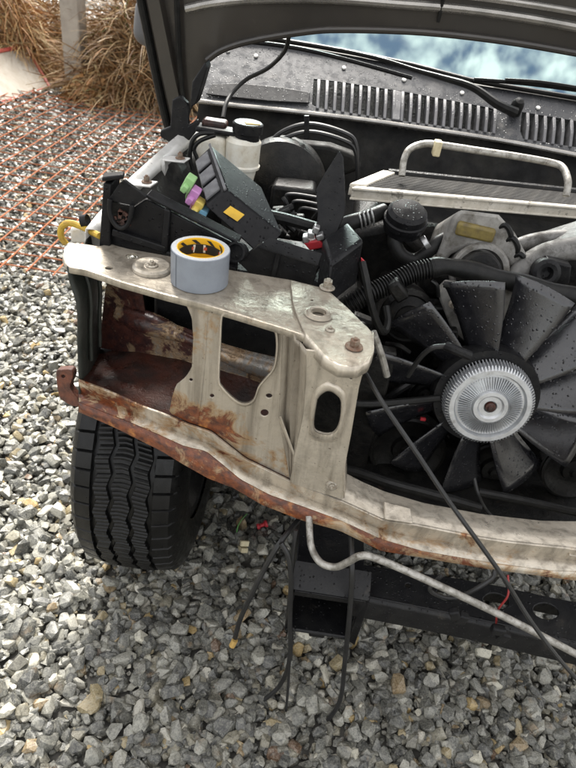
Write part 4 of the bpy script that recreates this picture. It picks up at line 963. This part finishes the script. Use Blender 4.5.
for dx in (0, 7):
    P('fluid_hose', tube([on(x, y, Y=1.46) for x, y in [(215, 133 + dx * .3), (200, 134 + dx), (192 + dx * .3, 142 + dx), (190 + dx, 158), (193 + dx, 170)]], .005, 8, 6), 'rubber')
P('servo', lathe((-.10, 1.63, .90), (0, -1, .05), [(.12, -.06), (.125, .0), (.12, .02), (.08, .045), (.03, .05), (.03, .09), (.0005, .09)], 36), 'engine_dark')

# ---- engine
P('engine_block', join(box((.46, 1.48, .66), (.56, .46, .34)), box((.46, 1.40, .86), (.40, .30, .08)), box((.02, 1.45, .62), (.30, .40, .12)), box((-.22, 1.4, .60), (.10, .5, .08))), 'engine_dark', bevel=.02, seg=3)
random.seed(21)
for k in range(46):      # brackets, castings and plumbing lying in the dark round the block
    px, py = random.uniform(352, 470), random.uniform(285, 470)
    c_ = on(px, py, Y=random.uniform(1.10, 1.22))
    s_ = random.uniform(.012, .035)
    if k % 3 == 0: P('engine_bracket', box(c_, (s_ * 1.6, s_, s_), Matrix.Rotation(random.uniform(-.8, .8), 3, 'Y')), 'engine_dark', bevel=s_ * .2)
    elif k % 3 == 1: P('engine_fitting', lathe(c_, (random.uniform(-.6, .6), -1, random.uniform(-.2, .8)), [(s_ * .8, -s_), (s_ * .8, 0), (s_ * .5, .002), (s_ * .5, s_ * .6), (.0005, s_ * .6)], 12), 'engine_dark')
    else:
        d_ = Vector((random.uniform(-1, 1), random.uniform(-.2, .2), random.uniform(-.6, .6))) * .06
        P('engine_pipe', tube([c_ - d_, c_ + Vector((0, -.01, .012)), c_ + d_], random.uniform(.004, .009), 8, 5), random.choice(['rubber', 'engine_dark', 'cable']))
for k in range(26):
    px, py = random.uniform(262, 350), random.uniform(205, 262)
    c_ = on(px, py, Y=random.uniform(1.25, 1.42)); s_ = random.uniform(.012, .03)
    if k % 2: P('engine_bracket', box(c_, (s_ * 1.6, s_, s_), Matrix.Rotation(random.uniform(-.8, .8), 3, 'Y')), 'engine_dark', bevel=s_ * .2)
    else:
        d_ = Vector((random.uniform(-1, 1), random.uniform(-.2, .2), random.uniform(-.6, .6))) * .05
        P('engine_pipe', tube([c_ - d_, c_ + Vector((0, -.01, .012)), c_ + d_], random.uniform(.004, .009), 8, 5), 'rubber')
P('battery_shelf', box((-.14, 1.28, .70), (.40, .42, .03)), 'bay', bevel=.005)
# alternator / compressor drum and rocker cover on the left bank
P('rocker_cover', prism(pp([(352, 232), (395, 222), (440, 262), (430, 290), (400, 300), (360, 290)], 1.36), (0, .25, 0)), 'engine_dark', bevel=.02, seg=3)
P('alternator', lathe(on(408, 318, Y=1.16), (0, -1, .25), [(.06, -.08), (.062, -.01), (.052, .004), (.048, .0), (.03, .008), (.03, .02), (.0005, .022)], 32), 'engine_dark')
# canister and U hose
cc = on(405, 221, Y=1.31)
P('canister', lathe(cc, (0, -.32, 1), [(.020, -.045), (.034, -.03), (.044, -.022), (.044, -.006), (.049, -.004), (.049, .008), (.045, .010), (.044, .024), (.036, .032), (.0005, .034)], 32), 'black_wet')
uh = [(397, 226, 1.31), (395, 243, 1.29), (402, 256, 1.28), (415, 260, 1.28), (428, 252, 1.28), (438, 242, 1.29), (453, 234, 1.31)]
P('breather_hose', tube([on(x, y, Y=d) for x, y, d in uh], lambda t: .0175 - .004 * t, 14, 7), 'rubber')
def clamp(x, y, Yd, d, r): return P('hose_clamp', lathe(on(x, y, Y=Yd), d, [(r, -.006), (r + .001, -.005), (r + .001, .005), (r, .006)], 18), 'alu')
clamp(397, 228, 1.308, (-.05, -.3, 1), .0182); clamp(426, 243, 1.286, (.8, .1, .75), .0162)
P('coolant_hose', tube([on(x, y, Y=d) for x, y, d in [(340, 226, 1.28), (352, 222, 1.28), (366, 218, 1.3), (384, 211, 1.34)]], .017, 12, 6), 'rubber')
for k in range(4):
    P('hose_spring', lathe(on(360 + 4 * k, 221 - 1.3 * k, Y=1.285), (1, .2, .35), [(.0175, -.0018), (.0195, 0), (.0175, .0018)], 18), 'alu')
P('loom_conduit', corrugated([on(x, y, Y=d) for x, y, d in [(333, 314, 1.10), (350, 304, 1.10), (368, 294, 1.11), (390, 284, 1.13), (412, 273, 1.15), (436, 267, 1.16)]], .0185, .0062), 'rubber')
P('top_hose', tube([on(x, y, Y=d) for x, y, d in [(430, 268, 1.16), (450, 267, 1.16), (490, 276, 1.16), (530, 286, 1.16), (576, 297, 1.16), (640, 313, 1.16)]], lambda t: .0195 + .002 * math.sin(t * 25), 14, 6), 'rubber')
# plenum casting, throttle bore and oil cap
pl = P('plenum', prism(pp([(446, 236), (453, 216), (461, 209), (500, 214), (516, 232), (530, 258), (524, 268), (512, 268), (500, 254), (486, 248), (468, 247), (452, 254), (438, 270), (433, 264)], 1.26), (0, .16, -.09)), 'cast_alu', bevel=.010, seg=3)
P('throttle_ring', lathe(on(480, 272, Y=1.24), (0, -1, .35), [(.064, -.05), (.064, .0), (.058, .006), (.050, .004), (.048, -.02), (.0005, -.022)], 36), 'cast_alu')
P('throttle_body', lathe(on(480, 274, Y=1.21), (0, -1, .35), [(.046, -.04), (.046, .0), (.040, .005), (.0005, .004)], 32), 'engine_dark')
oc_ = [on(x, y, Y=Yd) for x, y, Yd in [(458, 222, 1.25), (497, 231, 1.25), (494, 219, 1.31), (462, 211, 1.31)]]
P('oil_cap', hexa([p - Vector((0, 0, .030)) for p in oc_] + oc_), 'olive_cap', bevel=.006, seg=3)
P('timing_cover', prism(pp([(438, 296), (447, 287), (470, 290), (500, 288), (530, 290), (566, 306), (580, 330), (575, 352), (520, 350), (470, 348), (452, 332)], 1.17), (0, .04, 0)), 'cast_alu', bevel=.005)
for k, (r_, pts) in enumerate(((.027, [(660, 256, 1.30), (600, 248, 1.30), (552, 252, 1.29), (526, 266, 1.26), (512, 284, 1.24)]), (.020, [(650, 244, 1.36), (570, 238, 1.36), (530, 242, 1.35), (506, 252, 1.34)]))):
    P('intake_runner', tube([on(x, y, Y=d) for x, y, d in pts], lambda t, r_=r_: r_ * (1 - .15 * t), 16, 6), 'cast_grey')
P('intake_floor', prism(pp([(520, 275), (545, 250), (590, 236), (650, 232), (650, 300), (560, 292)], 1.30), (0, .1, 0)), 'engine_dark', bevel=.01)
P('idler_bracket', lathe(on(546, 273, Y=1.22), (0, -1, .3), [(.03, -.03), (.03, .004), (.022, .008), (.014, .006), (.012, -.01), (.0005, -.012)], 24), 'black')
P('idler_arm', prism(pp([(548, 260), (572, 266), (570, 284), (546, 290)], 1.23), (0, .03, 0)), 'black', bevel=.004)
for (x_, y_, r_) in ((505, 233, .013), (512, 246, .015), (520, 262, .011)):
    P('injector_pipe', tube([on(x_ - 10, y_ - 3, Y=1.27), on(x_, y_ - 8, Y=1.26), on(x_ + 6, y_ + 2, Y=1.26), on(x_ + 2, y_ + 10, Y=1.27)], .006, 8, 6), 'rubber')
bolt(on(536, 303, Y=1.15), (0, -1, .6), r=.009, h=.012, washer=.014, mat='bolt')
bolt(on(453, 304, Y=1.16), (0, -1, .4), r=.006, h=.008, washer=.010, mat='bolt')
P('bracket_plate', prism(pp([(556, 302), (572, 312), (568, 322), (552, 312)], 1.14), (0, .006, 0)), 'alu', bevel=.001)
hp_ = [(402, 176, 1.52), (404, 160, 1.54), (410, 149, 1.56), (424, 144, 1.58), (440, 145, 1.58), (480, 151, 1.58), (520, 157, 1.58), (552, 163, 1.58), (563, 168, 1.56), (568, 182, 1.52), (566, 196, 1.5)]
P('heater_pipe', tube([on(x, y, Y=d) for x, y, d in hp_], .0085, 12, 7), 'silver_tube')
P('pipe_clamp', box(on(437, 148, Y=1.565), (.018, .03, .035)), 'cream_p', bevel=.003)

# ---- viscous fan
FD = Vector((0, -math.cos(R(9)), math.sin(R(9)))); FU, FV = Vector((1, 0, 0)), Vector((0, math.sin(R(9)), math.cos(R(9))))
fc = on(489, 404, Y=1.0)
fan = empty('cooling_fan', fc); put(fan, car)
def fpt(r, a, h): return fc + (FU * math.cos(a) + FV * math.sin(a)) * r * .95 + FD * h
cl = lathe(fc, FD, [(r_ * .95, h_) for r_, h_ in [(.0005, .006), (.012, .006), (.014, .012), (.024, .012), (.028, .016), (.036, .016), (.040, .010), (.064, .004), (.072, .004), (.076, .012), (.086, .012), (.089, .006), (.089, -.022), (.07, -.03), (.0005, -.03)]], 72)
fins = []
for k in range(72):      # radial cooling fins
    a = 2 * math.pi * k / 72; w_ = .010
    fins.append(hexa([fpt(.041, a - w_ * 1.1, .002), fpt(.066, a - w_ * .9, .001), fpt(.066, a + w_ * .9, .001), fpt(.041, a + w_ * 1.1, .002), fpt(.041, a - w_ * .8, .0165), fpt(.068, a - w_ * .7, .0105), fpt(.068, a + w_ * .7, .0105), fpt(.041, a + w_ * .8, .0165)]))
for k in range(84):
    a = 2 * math.pi * k / 84; w_ = .017
    fins.append(hexa([fpt(.087, a - w_, -.02), fpt(.097, a - w_ * .8, -.02), fpt(.097, a + w_ * .8, -.02), fpt(.087, a + w_, -.02), fpt(.085, a - w_, .0125), fpt(.094, a - w_ * .7, .006), fpt(.094, a + w_ * .7, .006), fpt(.085, a + w_, .0125)]))
P('clutch', join(cl, *fins), 'fan_alu', fan, smooth_=True, ang=28)
P('clutch_spring', lathe(fc, FD, [(.0005, .020), (.005, .020), (.007, .016), (.010, .0155), (.011, .010)], 20), 'rust_dark', fan)
P('fan_hub', lathe(fc, FD, [(.05, -.085), (.105, -.08), (.112, -.05), (.108, -.024), (.088, -.024)], 40), 'black', fan)
def blade(a):
    rows = []
    for i in range(9):
        t = i / 8; r = .092 + .158 * t; half_w = .035 + .026 * t; pit = R(44 - 14 * t); row = []
        for j in range(7):
            c = (-1 + 2 * j / 6) * half_w
            sweep = .16 * t * t
            tang = c * math.cos(pit); ax = -c * math.sin(pit) - .046 - .004 * (c / half_w) ** 2
            if i == 8: r = .250 - .006 * (c / half_w) ** 2
            aa = a + sweep * .3
            rad = FU * math.cos(aa) + FV * math.sin(aa); tg = -FU * math.sin(aa) + FV * math.cos(aa)
            row.append(fc + rad * r + tg * tang + FD * ax)
        rows.append(row)
    return loft(rows)
for k in range(11):
    o = P('blade', blade(R(108) - k * 2 * math.pi / 11), 'blade', fan, ang=60); solid(o, .004)
P('fan_wire', tube([on(x, y, Y=d) for x, y, d in [(408, 376, .98), (420, 358, .96), (432, 348, .95), (446, 346, .95)]], .005, 8, 6), 'cable')
P('wire_plug', tube([on(x, y, Y=d) for x, y, d in [(446, 346, .95), (456, 350, .94), (470, 356, .94)]], .009, 10, 4), 'black')
# pulleys, belt, lower pipes
def pulley(px, py, Yd, r, name='pulley', groove=True):
    c_ = on(px, py, Y=Yd)
    prof = [(r * .95, -.04), (r, -.036)]
    if groove:
        for k in range(5): prof += [(r, -.034 + k * .007), (r - .004, -.031 + k * .007), (r, -.028 + k * .007)]
    prof += [(r, .006), (r * .93, .008), (r * .86, .0), (r * .6, -.008), (r * .42, -.006), (r * .38, .006), (r * .2, .008), (r * .15, .016), (.0005, .017)]
    return P(name, lathe(c_, FD, prof, 44), 'engine_dark')
pulley(407, 450, 1.06, .088); pulley(494, 470, 1.07, .078); pulley(575, 470, 1.04, .075); pulley(425, 395, 1.10, .04)
bl = [on(x, y, Y=1.07) for x, y in [(362, 440), (372, 480), (410, 496), (450, 488), (500, 512), (545, 500)]]
P('drive_belt', tube(bl, .007, 6, 6), 'rubber')
P('lower_hose', tube([on(x, y, Y=d) for x, y, d in [(346, 470, .93), (362, 474, .92), (392, 484, .9), (430, 494, .9), (480, 508, .9)]], .011, 10, 6), 'rubber')
P('lower_pipe', tube([on(x, y, Y=d) for x, y, d in [(478, 492, .92), (520, 500, .92), (576, 512, .92), (640, 525, .92)]], .009, 10, 6), 'rubber')
P('thin_pipe', tube([on(x, y, Y=d) for x, y, d in [(474, 478, .93), (478, 494, .91), (486, 510, .9), (500, 524, .88)]], .004, 8, 6), 'cable')
P('lower_hose', tube([on(x, y, Y=d) for x, y, d in [(340, 400, .98), (362, 404, 1.0), (400, 402, 1.02), (440, 398, 1.02)]], .008, 10, 6), 'rubber')
P('dark_gap_plate', box((.46, 1.12, .47), (.86, .42, .02)), 'engine_dark')  # dark plate added so the gap under the engine reads as black shade
P('sun_block_panel', join(box((.135, 1.05, .62), (.15, .03, .36)), box((.10, 1.02, .50), (.08, .08, .10))), 'engine_dark', bevel=.006)  # dark panel added to block sun from the chassis rail top
P('battery_box', box((-.13, 1.17, .81), (.34, .20, .20)), 'black', bevel=.01)
P('sump', join(box((.43, 1.30, .52), (.70, .30, .16)), box((.20, 1.2, .60), (.12, .14, .2))), 'engine_dark', bevel=.02, seg=3)
P('red_marker', box(on(423, 419, Y=1.04), (.012, .006, .007)), 'red_p', bevel=.001)

# ---- loose cables hanging from the nose
def cab(pts, r=.0055, name='loose_cable', mat='cable'): return P(name, tube([on(x, y, Y=d) for x, y, d in pts], r, 8, 8), mat)
cab([(366, 374, .80), (384, 405, .74), (416, 452, .70), (450, 503, .665), (482, 547, .64), (505, 580, .625), (530, 620, .61), (560, 660, .59), (600, 705, .57)], .0038)
cab([(300, 518, .80), (282, 540, .74), (266, 566, .72), (250, 598, .71), (240, 620, .72), (234, 642, .72)], .0055)
cab([(281, 543, .72), (288, 556, .71), (291, 580, .70), (290, 620, .70), (290, 655, .70), (283, 680, .70), (268, 697, .69), (240, 713, .69)], .005)
cab([(296, 530, .74), (292, 560, .72), (290, 600, .705), (290, 655, .705)], .004)
cab([(351, 536, .76), (352, 570, .70), (350, 610, .69), (345, 660, .69), (340, 700, .68), (326, 722, .67), (308, 738, .66)], .0052)
cab([(290, 655, .70), (287, 700, .68), (282, 735, .67), (272, 765, .66)], .003)
cab([(442, 575, .67), (430, 590, .66), (455, 598, .665), (490, 580, .68), (495, 570, .69)], .004)
cab([(508, 575, .68), (508, 595, .655), (498, 610, .65), (496, 625, .645)], .0018, mat='red_wire')
for (x_, y_, d_) in ((455, 614, .64), (462, 618, .64), (498, 630, .63), (503, 636, .63)):
    P('loom_plug', box(on(x_, y_, Y=d_), (.018, .014, .024), Matrix.Rotation(x_, 3, 'Y')), 'black', bevel=.003)
P('tan_tape_end', tube([on(x, y, Y=d) for x, y, d in [(235, 640, .715), (232, 646, .71)]], .007, 8, 3), 'tan_tape')

# ================================================================== LOOSE THINGS
# radiator laid across the engine
ZR = .992
r0_, r1_, r2_, r3_ = on(352, 187, Z=ZR), on(660, 214, Z=ZR), on(660, 200, Z=ZR), on(388, 172, Z=ZR)
rad = empty('radiator', (r0_ + r2_) / 2 - Vector((0, 0, .03)))
tag(rad, 'flat radiator with pale metal edge lying across the top of the engine', 'radiator')
def lerp4(u, v): return r0_.lerp(r1_, u).lerp(r3_.lerp(r2_, u), v)
mk('front_rail', hexa([p - Vector((0, 0, .030)) for p in (lerp4(0, 0), lerp4(1, 0), lerp4(1, .10), lerp4(0, .10))] + [lerp4(0, 0), lerp4(1, 0), lerp4(1, .10), lerp4(0, .10)]), MT['white_edge'], rad, bevel=.003)
mk('front_bead', tube([lerp4(0, 0) + Vector((0, -.002, -.003)), lerp4(1, 0) + Vector((0, -.002, -.003))], .004, 8, 20), MT['white_edge'], rad)
mk('front_bead', tube([lerp4(0, 0) + Vector((0, -.002, -.027)), lerp4(1, 0) + Vector((0, -.002, -.027))], .003, 8, 20), MT['white_edge'], rad)
mk('end_rail', hexa([p - Vector((0, 0, .026)) for p in (lerp4(-.02, .1), lerp4(.03, .1), lerp4(.03, 1), lerp4(-.02, 1))] + [p + Vector((0, 0, .004)) for p in (lerp4(-.02, .1), lerp4(.03, .1), lerp4(.03, 1), lerp4(-.02, 1))]), MT['white_edge'], rad, bevel=.003)
mk('fin_core', hexa([p - Vector((0, 0, .028)) for p in (lerp4(.03, .1), lerp4(1, .1), lerp4(1, 1), lerp4(.03, 1))] + [p - Vector((0, 0, .006)) for p in (lerp4(.03, .1), lerp4(1, .1), lerp4(1, 1), lerp4(.03, 1))]), MT['rad_core'], rad)
for k in range(14):
    v = .14 + k * .06
    mk('core_tube', tube([lerp4(.03, v) - Vector((0, 0, .005)), lerp4(1, v) - Vector((0, 0, .005))], .0045, 6, 2), MT['rad_core'], rad)
mk('rear_rail', tube([lerp4(0, 1), lerp4(1, 1)], .009, 8, 2), MT['engine_dark'], rad)
# roll of tape on the slam panel
tc = onslam(199.5, 280.5, ZS + .0005); TRd, TRi, TH = .0485, .0392, .060
tape = empty('tape_roll', tc); tag(tape, 'roll of silver duct tape with yellow printed core standing on the nose panel', 'tape')
mk('tape', lathe(tc, (0, 0, 1), [(TRi, 0), (TRd - .001, 0), (TRd, .001), (TRd, TH - .001), (TRd - .001, TH)], 64), MT['tape_side'], tape)
mk('roll_edge', lathe(tc, (0, 0, 1), [(TRd - .001, TH), (TRd - .004, TH + .0004), (TRd - .007, TH - .0001), (TRi, TH + .0002)], 64), MT['tape_edge'], tape)
core = mk('core', lathe(tc, (0, 0, 1), [(TRi, TH + .0002), (TRi - .001, TH + .0008), (TRi - .002, TH), (TRi - .002, .001)], 64), MT['tape_core'], tape)
mk('loose_end', loft([[tc + Vector(((TRd + .0008) * math.cos(a), (TRd + .0008) * math.sin(a), z)) for z in (.001, TH * .5, TH - .002)] for a in [R(q) for q in range(205, 232, 3)]]), MT['tape_side'], tape)
RI = TRi - .0024
def patch(a0, a1, z0, z1, skew=0, k=0.0):
    rows = []
    for i in range(7):
        a = a0 + (a1 - a0) * i / 6
        rows.append([tc + Vector(((RI - k) * math.cos(a + skew * s_), (RI - k) * math.sin(a + skew * s_), z0 + (z1 - z0) * s_)) for s_ in (0, .5, 1)])
    return loft(rows)
mk('core_band', patch(R(10), R(172), .033, .0500), MT['print_black'], core)
for a in (38, 78, 118, 152):
    mk('core_label', patch(R(a), R(a + 21), .0348, .0488, R(-4), .0004), MT['print_white'], core)
    mk('core_mark', patch(R(a + 4), R(a + 16), .0395, .0450, R(-3), .0008), MT['print_red'], core)
for a in (20, 60, 100, 140):
    mk('core_stripe', patch(R(a), R(a + 12), .0500, .0575, R(14), .0002), MT['print_black'], core)
# litter on the stones
q = on(262, 525, Z=.035)
rp_ = mk('plastic_plug', join(lathe(q, (.9, .4, .25), [(.0005, -.016), (.009, -.016), (.009, -.008), (.006, -.006), (.006, .006), (.011, .010), (.011, .016), (.0005, .016)], 14)), MT['red_p']); tag(rp_, 'small red plastic plug lying on the dark gravel beside the wheel', 'plug')
q = on(243, 549, Z=.035)
cp_ = mk('cable_plug', join(box(q, (.020, .014, .034), Matrix.Rotation(.9, 3, 'X') @ Matrix.Rotation(.4, 3, 'Y')), box(q + Vector((.002, .006, .018)), (.026, .016, .010), Matrix.Rotation(.9, 3, 'X') @ Matrix.Rotation(.4, 3, 'Y'))), MT['cream_p'], bevel=.002); tag(cp_, 'small cream plastic plug lying on the gravel below the rusty flange', 'plug')
gw = mk('wire_scrap', tube([on(x, y, Z=z) for x, y, z in [(236, 537, .03), (238, 526, .06), (243, 518, .06), (247, 514, .04), (240, 520, .03)]], .0016, 6, 6), MT['green_wire']); tag(gw, 'short scrap of green wire curled on the gravel', 'wire')
